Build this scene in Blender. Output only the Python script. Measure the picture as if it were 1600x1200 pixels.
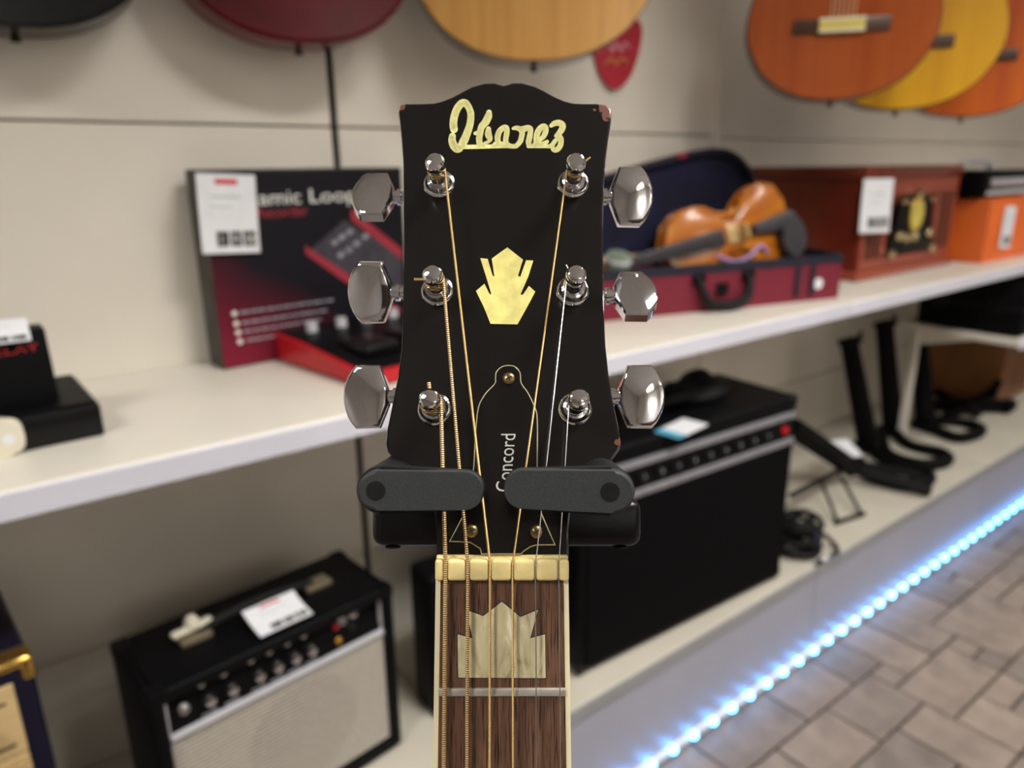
import bpy, bmesh, math, random
from mathutils import Matrix, Vector
random.seed(7)
for o in list(bpy.data.objects): bpy.data.objects.remove(o)
scene = bpy.context.scene
COL = scene.collection
PI = math.pi

# ------------------------------------------------------------------ camera
F = 1140.0                                   # focal length in pixels of the 1600x1200 frame
H = 1.215                                    # eye height above the floor
RIGHT = Vector((0.79560243, -0.60570131, -0.01194554))
UP = Vector((0.18243113, 0.22073153, 0.95812132))
FWD = Vector((0.57769858, 0.76446289, -0.28611332))
FWD.normalize(); RIGHT = (RIGHT - FWD * RIGHT.dot(FWD)).normalized(); UP = RIGHT.cross(FWD).normalized()
CAM = Vector((0, 0, H))
cd = bpy.data.cameras.new('camera'); cam = bpy.data.objects.new('camera', cd); COL.objects.link(cam)
cd.sensor_width = 36.0; cd.lens = 36.0 * F / 1600.0; cd.clip_start = 0.01; cd.clip_end = 60
cam.matrix_world = Matrix(((RIGHT.x, UP.x, -FWD.x, 0), (RIGHT.y, UP.y, -FWD.y, 0), (RIGHT.z, UP.z, -FWD.z, H), (0, 0, 0, 1)))
cd.dof.use_dof = True; cd.dof.focus_distance = 0.245; cd.dof.aperture_fstop = 8.2
scene.camera = cam

# ------------------------------------------------------------------ light
w = bpy.data.worlds.new('world'); scene.world = w; w.use_nodes = True
w.node_tree.nodes['Background'].inputs[0].default_value = (1.0, 0.97, 0.92, 1)
w.node_tree.nodes['Background'].inputs[1].default_value = 0.3
vs = scene.view_settings
vs.view_transform = 'Standard'; vs.look = 'None'; vs.gamma = 1.0; vs.use_curve_mapping = False
vs.exposure = 0.2
LAMPS = [(-1.05, 0.05, 2.30, 15, 130), (0.80, -0.15, 2.30, 18, 130), (1.75, -0.35, 2.30, 8, 130), (2.75, -0.35, 2.30, 6.5, 130), (3.6, -0.35, 2.30, 6, 130),
         (-0.6, -2.85, 2.72, 25, 90), (1.0, -2.85, 2.72, 25, 90), (2.6, -2.85, 2.72, 25, 90)]     # aisle track lamps, then added far-side lamps that brighten what the chrome reflects
for lx, ly, lz, le, sp_ in LAMPS:
    ld = bpy.data.lights.new('ceiling_light', 'AREA'); ld.shape = 'RECTANGLE'; ld.size = 0.55; ld.size_y = 0.28
    ld.energy = le; ld.color = (1.0, 0.97, 0.925); ld.spread = math.radians(sp_)
    lo = bpy.data.objects.new('ceiling_light', ld); COL.objects.link(lo); lo.location = (lx, ly, lz - 0.046)

# ------------------------------------------------------------------ helpers
def ray(px, py): return RIGHT * ((px - 800) / F) + UP * ((600 - py) / F) + FWD
def on_y(px, py, y): d = ray(px, py); return CAM + d * (y / d.y)
def on_z(px, py, z): d = ray(px, py); return CAM + d * ((z - H) / d.z)
def at_depth(px, py, D): return CAM + ray(px, py) * D
def lin(c):
    c = c / 255.0
    return c / 12.92 if c <= 0.04045 else ((c + 0.055) / 1.055) ** 2.4
def rgb(c): return (lin(c[0]), lin(c[1]), lin(c[2]), 1)

MATS = {}
def mat(name, col, rough=0.5, metal=0.0, var=0.0, vscale=8.0, bump=0.0, bscale=60.0, coat=0.0, emit=None, estr=0.0, stretch=None, col2=None, spec=0.5, det=4.0):
    m = bpy.data.materials.new(name); m.use_nodes = True; MATS[name] = m
    nt = m.node_tree; bs = nt.nodes['Principled BSDF']
    bs.inputs['Base Color'].default_value = rgb(col); bs.inputs['Roughness'].default_value = rough
    bs.inputs['Metallic'].default_value = metal; bs.inputs['Coat Weight'].default_value = coat
    bs.inputs['Coat Roughness'].default_value = 0.05; bs.inputs['Specular IOR Level'].default_value = spec
    tc = nt.nodes.new('ShaderNodeTexCoord'); mp = nt.nodes.new('ShaderNodeMapping')
    nt.links.new(tc.outputs['Object'], mp.inputs[0])
    if stretch: mp.inputs['Scale'].default_value = stretch
    if var or col2:
        n = nt.nodes.new('ShaderNodeTexNoise'); n.inputs['Scale'].default_value = vscale; n.inputs['Detail'].default_value = det
        nt.links.new(mp.outputs[0], n.inputs['Vector'])
        r = nt.nodes.new('ShaderNodeValToRGB'); nt.links.new(n.outputs['Fac'], r.inputs[0])
        if col2: a, b = col, col2
        else: a = [max(0, c * (1 - var)) for c in col]; b = [min(255, c * (1 + var)) for c in col]
        r.color_ramp.elements[0].color = rgb(a); r.color_ramp.elements[1].color = rgb(b)
        r.color_ramp.elements[0].position = 0.32; r.color_ramp.elements[1].position = 0.68
        nt.links.new(r.outputs[0], bs.inputs['Base Color'])
    if bump:
        n2 = nt.nodes.new('ShaderNodeTexNoise'); n2.inputs['Scale'].default_value = bscale; n2.inputs['Detail'].default_value = 3
        nt.links.new(mp.outputs[0], n2.inputs['Vector'])
        bp = nt.nodes.new('ShaderNodeBump'); bp.inputs['Strength'].default_value = bump; bp.inputs['Distance'].default_value = 0.001
        nt.links.new(n2.outputs['Fac'], bp.inputs['Height']); nt.links.new(bp.outputs[0], bs.inputs['Normal'])
    if emit:
        bs.inputs['Emission Color'].default_value = rgb(emit); bs.inputs['Emission Strength'].default_value = estr
    return m

def nodes(m): return m.node_tree, m.node_tree.nodes['Principled BSDF']

def fin(name, bm, m, parent=None, mw=None, angle=35, smooth=True):
    me = bpy.data.meshes.new(name)
    bmesh.ops.recalc_face_normals(bm, faces=bm.faces)
    bm.to_mesh(me); bm.free()
    if smooth:
        for p in me.polygons: p.use_smooth = True
        me.set_sharp_from_angle(angle=math.radians(angle))
        big = [p for p in me.polygons if len(p.vertices) > 6]          # flat caps stay flat
        for p in big:
            for li_ in p.loop_indices: me.edges[me.loops[li_].edge_index].use_edge_sharp = True
            p.use_smooth = False
    if m is not None: me.materials.append(MATS[m] if isinstance(m, str) else m)
    o = bpy.data.objects.new(name, me); COL.objects.link(o)
    if parent is not None: o.parent = parent
    if mw is not None: o.matrix_local = mw
    return o
def tag(o, label, cat, group=None):
    o['label'] = label; o['category'] = cat
    if group: o['group'] = group
    return o
def thing(name, label, cat, loc=(0, 0, 0), rz=0.0, group=None, mw=None):
    o = bpy.data.objects.new(name, None); COL.objects.link(o); o.empty_display_size = 0.05
    if mw is not None: o.matrix_world = mw
    else: o.location = loc; o.rotation_euler = (0, 0, rz)
    return tag(o, label, cat, group)
def struct(o): o['kind'] = 'structure'; return o
def NB(): return bmesh.new()
def merge(bm, tmp, M=None):
    if M is not None: bmesh.ops.transform(tmp, matrix=M, verts=tmp.verts)
    me = bpy.data.meshes.new('t'); tmp.to_mesh(me); tmp.free(); bm.from_mesh(me); bpy.data.meshes.remove(me); return bm
def T(x, y, z): return Matrix.Translation((x, y, z))
def Rx(a): return Matrix.Rotation(a, 4, 'X')
def Ry(a): return Matrix.Rotation(a, 4, 'Y')
def Rz(a): return Matrix.Rotation(a, 4, 'Z')
def box(bm, lo, hi, r=0.0, seg=2, M=None):
    t = bmesh.new(); bmesh.ops.create_cube(t, size=1.0)
    for v in t.verts: v.co = Vector([lo[i] + (v.co[i] + 0.5) * (hi[i] - lo[i]) for i in range(3)])
    if r > 0: bmesh.ops.bevel(t, geom=list(t.edges), offset=r, segments=seg, profile=0.5, affect='EDGES', clamp_overlap=True)
    return merge(bm, t, M)
def prism(bm, pts, y0, y1, bev=0.0, seg=2, M=None, both=False):
    """outline in the XZ plane extruded along Y; y0 is the front cap"""
    t = bmesh.new(); a = [t.verts.new((p[0], y0, p[1])) for p in pts]; b = [t.verts.new((p[0], y1, p[1])) for p in pts]
    n = len(pts); fa = t.faces.new(a); fb = t.faces.new(list(reversed(b)))
    for i in range(n): t.faces.new((a[i], b[i], b[(i + 1) % n], a[(i + 1) % n]))
    if bev > 0:
        es = list(fa.edges) + (list(fb.edges) if both else [])
        bmesh.ops.bevel(t, geom=es, offset=bev, segments=seg, profile=0.5, affect='EDGES', clamp_overlap=True)
    return merge(bm, t, M)
def lathe(bm, prof, seg=24, M=None):
    t = bmesh.new(); rings = []
    for r, h in prof:
        rings.append([t.verts.new((r * math.cos(2 * PI * k / seg), r * math.sin(2 * PI * k / seg), h)) for k in range(seg)])
    for a, b in zip(rings, rings[1:]):
        for k in range(seg): t.faces.new((a[k], a[(k + 1) % seg], b[(k + 1) % seg], b[k]))
    t.faces.new(rings[0]); t.faces.new(list(reversed(rings[-1])))
    bmesh.ops.remove_doubles(t, verts=t.verts, dist=1e-7)
    return merge(bm, t, M)
def tube(bm, pts, r, seg=8, closed=False, M=None):
    t = bmesh.new(); P = [Vector(p) for p in pts]; n = len(P); rings = []; prev = None
    for i, p in enumerate(P):
        if closed: d = (P[(i + 1) % n] - P[i - 1]).normalized()
        else: d = (P[min(i + 1, n - 1)] - P[max(i - 1, 0)]).normalized()
        if prev is None:
            a = Vector((0, 0, 1)) if abs(d.z) < 0.9 else Vector((1, 0, 0)); u = d.cross(a).normalized()
        else: u = (prev - d * prev.dot(d)).normalized()
        prev = u; v = d.cross(u); rr = r[i] if isinstance(r, (list, tuple)) else r
        rings.append([t.verts.new(p + (u * math.cos(2 * PI * k / seg) + v * math.sin(2 * PI * k / seg)) * rr) for k in range(seg)])
    m = n if closed else n - 1
    for i in range(m):
        a, b = rings[i], rings[(i + 1) % n]
        for k in range(seg): t.faces.new((a[k], a[(k + 1) % seg], b[(k + 1) % seg], b[k]))
    if not closed: t.faces.new(rings[0]); t.faces.new(list(reversed(rings[-1])))
    return merge(bm, t, M)
def spline(pts, n=8, closed=False):
    P = [tuple(p) for p in pts]; out = []; N = len(P); dim = len(P[0])
    rng = N if closed else N - 1
    for i in range(rng):
        if closed: p0, p1, p2, p3 = P[i - 1], P[i], P[(i + 1) % N], P[(i + 2) % N]
        else: p0, p1, p2, p3 = P[max(i - 1, 0)], P[i], P[i + 1], P[min(i + 2, N - 1)]
        for k in range(n):
            s = k / n
            out.append(tuple(0.5 * (2 * p1[j] + (p2[j] - p0[j]) * s + (2 * p0[j] - 5 * p1[j] + 4 * p2[j] - p3[j]) * s * s + (3 * p1[j] - p0[j] - 3 * p2[j] + p3[j]) * s ** 3) for j in range(dim)))
    if not closed: out.append(P[-1])
    return out
def shrink(pts, d):
    n = len(pts); out = []
    ar = sum(pts[i][0] * pts[(i + 1) % n][1] - pts[(i + 1) % n][0] * pts[i][1] for i in range(n)); sg = 1 if ar > 0 else -1
    for i in range(n):
        a, b, c = Vector(pts[i - 1]), Vector(pts[i]), Vector(pts[(i + 1) % n])
        n1 = Vector((-(b - a).y, (b - a).x)).normalized(); n2 = Vector((-(c - b).y, (c - b).x)).normalized()
        nn = (n1 + n2).normalized(); k_ = min(2.0, 1.0 / max(0.35, nn.dot(n1))); q = b + nn * d * k_ * sg; out.append((q.x, q.y))
    return out
def plate(bm, pts, y0, y1, ch, M=None):
    """outline in XZ with an exactly flat front at y0 and a small rounded front edge"""
    t = bmesh.new(); n = len(pts)
    rings = [[t.verts.new((p[0], y, p[1])) for p in shrink(pts, d)] for d, y in ((ch, y0), (ch * 0.3, y0 + ch * 0.3), (0.0, y0 + ch), (0.0, y1))]
    t.faces.new(rings[0]); t.faces.new(list(reversed(rings[-1])))
    for a, b in zip(rings, rings[1:]):
        for i in range(n): t.faces.new((a[i], b[i], b[(i + 1) % n], a[(i + 1) % n]))
    return merge(bm, t, M)
def circle(cx, cz, r, n=24, a0=0, a1=2 * PI):
    return [(cx + r * math.cos(a0 + (a1 - a0) * k / n), cz + r * math.sin(a0 + (a1 - a0) * k / n)) for k in range(n)]
def capsule(c1, r1, c2, r2, n=14):
    """outline of the hull of two circles"""
    dx, dz = c2[0] - c1[0], c2[1] - c1[1]; L = math.hypot(dx, dz); th = math.atan2(dz, dx); al = math.acos((r1 - r2) / L)
    out = []
    for k in range(n + 1):
        a = th - al + 2 * al * k / n; out.append((c2[0] + r2 * math.cos(a), c2[1] + r2 * math.sin(a)))
    for k in range(n + 1):
        a = th + al + (2 * PI - 2 * al) * k / n; out.append((c1[0] + r1 * math.cos(a), c1[1] + r1 * math.sin(a)))
    return out
def text(name, s, size, m, parent, M, ext=0.0002, sx=1.0, align='LEFT'):
    c = bpy.data.curves.new('txt', 'FONT'); c.body = s; c.size = size; c.extrude = ext; c.align_x = align; c.resolution_u = 3
    o = bpy.data.objects.new('txt', c); COL.objects.link(o)
    dg = bpy.context.evaluated_depsgraph_get(); me = bpy.data.meshes.new_from_object(o.evaluated_get(dg)); me.name = name
    bpy.data.objects.remove(o); bpy.data.curves.remove(c)
    # text lies in XY facing +Z; stand it up in XZ facing -Y
    me.transform(M @ Rx(PI / 2) @ Matrix.Diagonal((sx, 1, 1, 1)))
    me.materials.clear(); me.materials.append(MATS[m])
    r = bpy.data.objects.new(name, me); COL.objects.link(r); r.parent = parent
    return r
def ribbon(bm, strokes, tf, y0, y1, n=6):
    """each stroke: (x, y, width) points, swept as a flat rounded ribbon; tf maps pen units to (X, Z)"""
    for s in strokes:
        p = spline(s, n); L, R = [], []
        for i, (x, y, wd) in enumerate(p):
            a = p[max(i - 1, 0)]; b = p[min(i + 1, len(p) - 1)]; dx, dy = b[0] - a[0], b[1] - a[1]; l = math.hypot(dx, dy) or 1
            L.append((x - dy / l * wd / 2, y + dx / l * wd / 2)); R.append((x + dy / l * wd / 2, y - dx / l * wd / 2))
        for i in range(len(p) - 1):
            q = [tf(*L[i]), tf(*L[i + 1]), tf(*R[i + 1]), tf(*R[i])]
            vs_ = [bm.verts.new((u, y0, v)) for u, v in q]; bm.faces.new(vs_)
        for e in (0, -1):
            bm.faces.new([bm.verts.new((tf(x, y)[0], y0, tf(x, y)[1])) for x, y in circle(p[e][0], p[e][1], p[e][2] / 2, 12)])
        for e in range(1, len(p) - 1):
            bm.faces.new([bm.verts.new((tf(x, y)[0], y0, tf(x, y)[1])) for x, y in circle(p[e][0], p[e][1], p[e][2] / 2 * 0.98, 10)])

# ------------------------------------------------------------------ materials
mat('wall_cream', (231, 225, 213), 0.42, var=0.025, vscale=2.5, bump=0.05, bscale=40)
mat('wall_room', (176, 172, 166), 0.7, var=0.03)
mat('wall_wood', (226, 223, 217), 0.6, var=0.06, stretch=(1, 1, 0.1))
mat('reflection_dark', (58, 44, 36), 0.5, var=0.2, vscale=4, stretch=(6, 1, 0.6))
mat('ceiling_white', (226, 225, 222), 0.8, var=0.02)
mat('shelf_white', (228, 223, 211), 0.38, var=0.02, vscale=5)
mat('shelf_white_dimmed', (198, 192, 178), 0.42, var=0.03, vscale=5)  # shelf white darkened, dimmer light of the lower level put into the colour
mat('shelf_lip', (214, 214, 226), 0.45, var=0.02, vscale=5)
mat('latch_and_shaded_lip', (150, 150, 152), 0.4, var=0.03)  # latch grey; on the lower lips, shade put into the colour
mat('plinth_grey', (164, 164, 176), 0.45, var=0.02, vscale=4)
mat('dark_gap', (38, 34, 28), 0.8, var=0.1)
mat('joint_dark', (44, 38, 34), 0.9, var=0.25, vscale=20)
mat('tape', (225, 230, 235), 0.5, var=0.02)
mat('led', (255, 255, 255), 0.3, emit=(52, 160, 255), estr=17.0, var=0.01)
mat('lamp_glow', (255, 255, 255), 0.3, emit=(255, 246, 232), estr=5.0, var=0.01)
mat('lacquer', (15, 13, 12), 0.2, coat=0.2, spec=0.3, bump=0.02, bscale=90)
mat('black_gloss', (10, 10, 11), 0.22, bump=0.03, bscale=200, var=0.1)
mat('chrome', (224, 224, 228), 0.07, 1.0, var=0.02, vscale=30)
mat('steel', (190, 190, 192), 0.28, 1.0, var=0.05, vscale=60)
mat('nickel_fret', (200, 195, 186), 0.3, 0.55, var=0.06, vscale=200)
mat('brass_screw', (150, 128, 88), 0.35, 1.0, var=0.15, vscale=300)
mat('gold', (208, 170, 92), 0.2, 1.0, var=0.1, vscale=30)
mat('pale_brass', (214, 200, 160), 0.14, 1.0, var=0.05, vscale=30)
mat('ivory', (252, 244, 172), 0.55, var=0.04, vscale=120, spec=0.3)
mat('crown_ivory', (222, 212, 130), 0.5, var=0.08, vscale=160, spec=0.3)
mat('bone', (236, 216, 150), 0.3, var=0.07, vscale=140, coat=0.3)
mat('binding', (238, 228, 190), 0.35, var=0.03, vscale=60)
mat('cream_line', (214, 200, 158), 0.5, var=0.05)
mat('white_print', (232, 232, 226), 0.5, var=0.02)
mat('rubber', (50, 53, 54), 0.6, var=0.12, vscale=2600, bump=0.12, bscale=2600, spec=0.35)
mat('rubber_dark', (17, 18, 19), 0.6, var=0.15, vscale=400, bump=0.1, bscale=500, spec=0.25)
mat('plastic_black', (10, 10, 12), 0.3, var=0.1, vscale=100, bump=0.06, bscale=700, spec=0.25)
mat('tolex', (9, 9, 11), 0.5, var=0.2, vscale=300, bump=0.4, bscale=500, spec=0.1)
mat('tolex_navy', (26, 24, 40), 0.4, var=0.15, vscale=300, bump=0.3, bscale=500, spec=0.1)
mat('grille_black', (6, 6, 8), 0.8, var=0.3, vscale=400, spec=0.1)
mat('grille_silver', (100, 94, 86), 0.75, var=0.1, vscale=300)
mat('thread_silver', (186, 179, 167), 0.7, var=0.05, vscale=200)
mat('thread_dark', (58, 54, 50), 0.8, var=0.1)
mat('panel_black', (12, 12, 14), 0.35, var=0.1, spec=0.1)
mat('trim_silver', (206, 206, 212), 0.35, 0.15, var=0.03)
mat('strip_grey', (158, 158, 164), 0.35, 0.4, var=0.06, vscale=120)
mat('stand_black', (9, 9, 10), 0.55, spec=0.1, var=0.1)
mat('card_white', (232, 234, 240), 0.6, var=0.015, vscale=40)
mat('cap_nickel', (150, 138, 116), 0.3, 0.6, var=0.08)
mat('cream_plastic', (226, 220, 200), 0.4, var=0.02)
mat('red_print', (205, 70, 84), 0.6, var=0.05)
mat('grey_print', (188, 200, 200), 0.6, var=0.05)
mat('black_print', (26, 26, 28), 0.6, var=0.1)
mat('carton_side', (64, 60, 56), 0.65, var=0.25, vscale=25)
mat('red_plastic', (188, 22, 34), 0.4, var=0.05)
mat('print_red', (164, 44, 60), 0.45, var=0.06)
mat('print_slate', (58, 56, 66), 0.5, var=0.15, vscale=40)
mat('print_grey', (150, 150, 160), 0.5, var=0.15, vscale=60)
mat('maroon_cloth', (116, 22, 44), 0.75, var=0.12, vscale=200, bump=0.3, bscale=600)
mat('navy_plush', (14, 16, 48), 0.9, var=0.25, vscale=14, bump=0.3, bscale=300)
mat('navy_trim', (20, 22, 40), 0.8, var=0.2, vscale=60)
mat('violin_varnish', (206, 128, 34), 0.22, coat=0.5, col2=(176, 92, 16), vscale=9, stretch=(1, 1, 4))
mat('ebony', (50, 48, 54), 0.4, var=0.12, vscale=60)
mat('maple_bridge', (226, 192, 132), 0.5, var=0.08, vscale=60)
mat('lilac_ribbon', (176, 146, 196), 0.6, var=0.06)
mat('green_rosin', (132, 146, 130), 0.35, var=0.15, vscale=30)
mat('mahogany', (134, 56, 34), 0.3, coat=0.3, col2=(108, 38, 24), vscale=6, stretch=(6, 1, 0.7))
mat('mahogany_light', (158, 70, 46), 0.3, coat=0.3, col2=(136, 54, 36), vscale=6, stretch=(1, 1, 5))
mat('speaker_brown', (72, 44, 34), 0.8, var=0.2, vscale=300)
mat('dial_yellow', (214, 196, 92), 0.4, var=0.1)
mat('orange_card', (232, 108, 36), 0.55, var=0.05, vscale=8)
mat('orange_line', (244, 150, 96), 0.55, var=0.04)
mat('pine', (128, 84, 46), 0.5, var=0.15, vscale=5, stretch=(8, 1, 1))
mat('tan_panel', (206, 178, 128), 0.45, var=0.04, vscale=30)
mat('tweed', (180, 152, 104), 0.8, var=0.2, vscale=260)
mat('neck_brown', (70, 44, 30), 0.35, var=0.1)
mat('guitar_black', (12, 12, 14), 0.28, coat=0.05, spec=0.15, var=0.05)
mat('guitar_red', (58, 3, 12), 0.25, coat=0.08, spec=0.2, col2=(120, 5, 20), vscale=5)
mat('guitar_side_dark', (60, 34, 26), 0.25, coat=0.4, var=0.15, vscale=6)
mat('spruce', (206, 156, 84), 0.3, coat=0.25, col2=(188, 136, 66), vscale=4, stretch=(14, 1, 0.5))
mat('cedar', (170, 84, 32), 0.09, coat=1.0, col2=(152, 70, 26), vscale=3, stretch=(10, 1, 0.5))
mat('guitar_yellow', (226, 172, 14), 0.3, coat=0.25, col2=(212, 152, 8), vscale=3, stretch=(8, 1, 0.5))
mat('guitar_orange', (226, 112, 14), 0.28, coat=0.3, col2=(198, 84, 10), vscale=3, stretch=(8, 1, 0.5))
mat('pick_red', (190, 24, 52), 0.35, col2=(168, 14, 44), vscale=20)
mat('script_pink', (236, 170, 180), 0.5, var=0.03)
mat('script_gold', (224, 160, 60), 0.5, var=0.03)
mat('plain_wire', (205, 204, 206), 0.22, 1.0, var=0.02)
mat('label_blue', (90, 170, 200), 0.5, var=0.03)

def wood_mat(name, c1, c2, c3, sc):
    m = mat(name, c1, 0.55, col2=c2, vscale=sc, stretch=(9, 9, 0.6), det=8)
    nt, bs = nodes(m); mp = [n for n in nt.nodes if n.type == 'MAPPING'][0]
    src = bs.inputs['Base Color'].links[0].from_socket
    mp2 = nt.nodes.new('ShaderNodeMapping'); mp2.inputs['Scale'].default_value = (30, 30, 1.3)
    tc = [n for n in nt.nodes if n.type == 'TEX_COORD'][0]; nt.links.new(tc.outputs['Object'], mp2.inputs[0])
    n = nt.nodes.new('ShaderNodeTexNoise'); n.inputs['Scale'].default_value = sc * 1.6; n.inputs['Detail'].default_value = 3
    nt.links.new(mp2.outputs[0], n.inputs['Vector'])
    r = nt.nodes.new('ShaderNodeValToRGB'); r.color_ramp.elements[0].position = 0.36; r.color_ramp.elements[1].position = 0.50
    r.color_ramp.elements[0].color = (1, 1, 1, 1); r.color_ramp.elements[1].color = (0, 0, 0, 1); nt.links.new(n.outputs['Fac'], r.inputs[0])
    mx = nt.nodes.new('ShaderNodeMix'); mx.data_type = 'RGBA'; nt.links.new(r.outputs[0], mx.inputs['Factor'])
    nt.links.new(src, mx.inputs[6]); mx.inputs[7].default_value = rgb(c3); nt.links.new(mx.outputs[2], bs.inputs['Base Color'])
    return m
wood_mat('rosewood', (80, 52, 38), (116, 82, 60), (36, 21, 15), 40)
# pearl: warm swirls
m = mat('pearl', (222, 208, 160), 0.22, coat=0.4)
nt, bs = nodes(m)
n1 = nt.nodes.new('ShaderNodeTexNoise'); n1.inputs['Scale'].default_value = 1.0; n1.inputs['Detail'].default_value = 3; n1.inputs['Distortion'].default_value = 1.6
tcn = [n for n in nt.nodes if n.type == 'TEX_COORD'][0]; mp = nt.nodes.new('ShaderNodeMapping'); mp.inputs['Rotation'].default_value = (0, 0.6, 0); mp.inputs['Scale'].default_value = (170, 1, 55)
nt.links.new(tcn.outputs['Object'], mp.inputs[0]); nt.links.new(mp.outputs[0], n1.inputs['Vector'])
r1 = nt.nodes.new('ShaderNodeValToRGB'); els = r1.color_ramp.elements
els[0].color = rgb((164, 148, 104)); els[0].position = 0.28; els[1].color = rgb((248, 240, 212)); els[1].position = 0.68
e = els.new(0.42); e.color = rgb((196, 186, 150)); e = els.new(0.6); e.color = rgb((218, 208, 168))
nt.links.new(n1.outputs['Fac'], r1.inputs[0]); nt.links.new(r1.outputs[0], bs.inputs['Base Color'])
# wound string: fine windings along the string
def wound(name, pitch, c1, c2):
    m = mat(name, c1, 0.34, 0.45); nt, bs = nodes(m)
    wv = nt.nodes.new('ShaderNodeTexWave'); wv.wave_type = 'BANDS'; wv.bands_direction = 'Z'; wv.inputs['Scale'].default_value = 0.314 / pitch; wv.inputs['Distortion'].default_value = 0
    tc = [n for n in nt.nodes if n.type == 'TEX_COORD'][0]; nt.links.new(tc.outputs['Object'], wv.inputs['Vector'])
    r = nt.nodes.new('ShaderNodeValToRGB'); r.color_ramp.elements[0].color = rgb(c2); r.color_ramp.elements[1].color = rgb(c1)
    nt.links.new(wv.outputs['Fac'], r.inputs[0]); nt.links.new(r.outputs[0], bs.inputs['Base Color'])
    b = nt.nodes.new('ShaderNodeBump'); b.inputs['Strength'].default_value = 0.6; b.inputs['Distance'].default_value = 0.0002
    nt.links.new(wv.outputs['Fac'], b.inputs['Height']); nt.links.new(b.outputs[0], bs.inputs['Normal'])
wound('wound_heavy', 0.0007, (232, 200, 142), (120, 86, 48))
wound('wound_light', 0.0005, (232, 200, 130), (160, 122, 64))
# headstock lacquer with worn corners where bare wood shows
def worn(name, spots):
    m = mat(name, (15, 13, 12), 0.2, coat=0.2, spec=0.3); nt, bs = nodes(m)
    tc = [n for n in nt.nodes if n.type == 'TEX_COORD'][0]
    nz = nt.nodes.new('ShaderNodeTexNoise'); nz.inputs['Scale'].default_value = 420; nz.inputs['Detail'].default_value = 5; nt.links.new(tc.outputs['Object'], nz.inputs['Vector'])
    acc = None
    for (x, y, z, r) in spots:
        vm = nt.nodes.new('ShaderNodeVectorMath'); vm.operation = 'DISTANCE'; vm.inputs[1].default_value = (x, y, z); nt.links.new(tc.outputs['Object'], vm.inputs[0])
        a = nt.nodes.new('ShaderNodeMath'); a.operation = 'MULTIPLY_ADD'; nt.links.new(nz.outputs['Fac'], a.inputs[0]); a.inputs[1].default_value = r * 2.2; nt.links.new(vm.outputs['Value'], a.inputs[2])
        b = nt.nodes.new('ShaderNodeMath'); b.operation = 'LESS_THAN'; nt.links.new(a.outputs[0], b.inputs[0]); b.inputs[1].default_value = r * 2.1
        if acc is None: acc = b
        else:
            mx = nt.nodes.new('ShaderNodeMath'); mx.operation = 'MAXIMUM'; nt.links.new(acc.outputs[0], mx.inputs[0]); nt.links.new(b.outputs[0], mx.inputs[1]); acc = mx
    mc = nt.nodes.new('ShaderNodeMix'); mc.data_type = 'RGBA'; nt.links.new(acc.outputs[0], mc.inputs['Factor'])
    mc.inputs[6].default_value = rgb((17, 15, 14)); mc.inputs[7].default_value = rgb((98, 54, 38)); nt.links.new(mc.outputs[2], bs.inputs['Base Color'])
    rr = nt.nodes.new('ShaderNodeMix'); nt.links.new(acc.outputs[0], rr.inputs['Factor']); rr.inputs[2].default_value = 0.2; rr.inputs[3].default_value = 0.6; nt.links.new(rr.outputs[0], bs.inputs['Roughness'])
    return m
# paving stone with a little colour of its own per object
def stone_mat(name):
    m = mat(name, (136, 125, 117), 0.55, var=0.10, vscale=14, bump=0.25, bscale=45); nt, bs = nodes(m)
    src = bs.inputs['Base Color'].links[0].from_socket
    oi = nt.nodes.new('ShaderNodeObjectInfo'); r = nt.nodes.new('ShaderNodeValToRGB'); nt.links.new(oi.outputs['Random'], r.inputs[0])
    r.color_ramp.elements[0].color = (0.72, 0.72, 0.74, 1); r.color_ramp.elements[1].color = (1.12, 1.06, 1.0, 1)
    mx = nt.nodes.new('ShaderNodeMix'); mx.data_type = 'RGBA'; mx.blend_type = 'MULTIPLY'; mx.inputs['Factor'].default_value = 1
    nt.links.new(src, mx.inputs[6]); nt.links.new(r.outputs[0], mx.inputs[7]); nt.links.new(mx.outputs[2], bs.inputs['Base Color'])
stone_mat('stone')
m = mat('floor_far', (150, 136, 126), 0.6); nt, bs = nodes(m)
bt = nt.nodes.new('ShaderNodeTexBrick'); bt.inputs['Scale'].default_value = 4.5; bt.inputs['Mortar Size'].default_value = 0.015
bt.inputs['Color1'].default_value = rgb((138, 126, 118)); bt.inputs['Color2'].default_value = rgb((112, 104, 100)); bt.inputs['Mortar'].default_value = rgb((62, 52, 46))
tcn = [n for n in nt.nodes if n.type == 'TEX_COORD'][0]; nt.links.new(tcn.outputs['Object'], bt.inputs['Vector']); nt.links.new(bt.outputs['Color'], bs.inputs['Base Color'])
# carton print: black fading to wine red in the lower left corner (flat print)
m = mat('carton_print', (24, 22, 30), 0.42, spec=0.2); nt, bs = nodes(m)
tcn = [n for n in nt.nodes if n.type == 'TEX_COORD'][0]; sx_ = nt.nodes.new('ShaderNodeSeparateXYZ'); nt.links.new(tcn.outputs['Object'], sx_.inputs[0])
ma = nt.nodes.new('ShaderNodeMath'); ma.operation = 'MULTIPLY_ADD'; nt.links.new(sx_.outputs['Z'], ma.inputs[0]); ma.inputs[1].default_value = 4.2
mb_ = nt.nodes.new('ShaderNodeMath'); mb_.operation = 'MULTIPLY'; nt.links.new(sx_.outputs['X'], mb_.inputs[0]); mb_.inputs[1].default_value = 2.6; nt.links.new(mb_.outputs[0], ma.inputs[2])
nz = nt.nodes.new('ShaderNodeTexNoise'); nz.inputs['Scale'].default_value = 9; nt.links.new(tcn.outputs['Object'], nz.inputs['Vector'])
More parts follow.
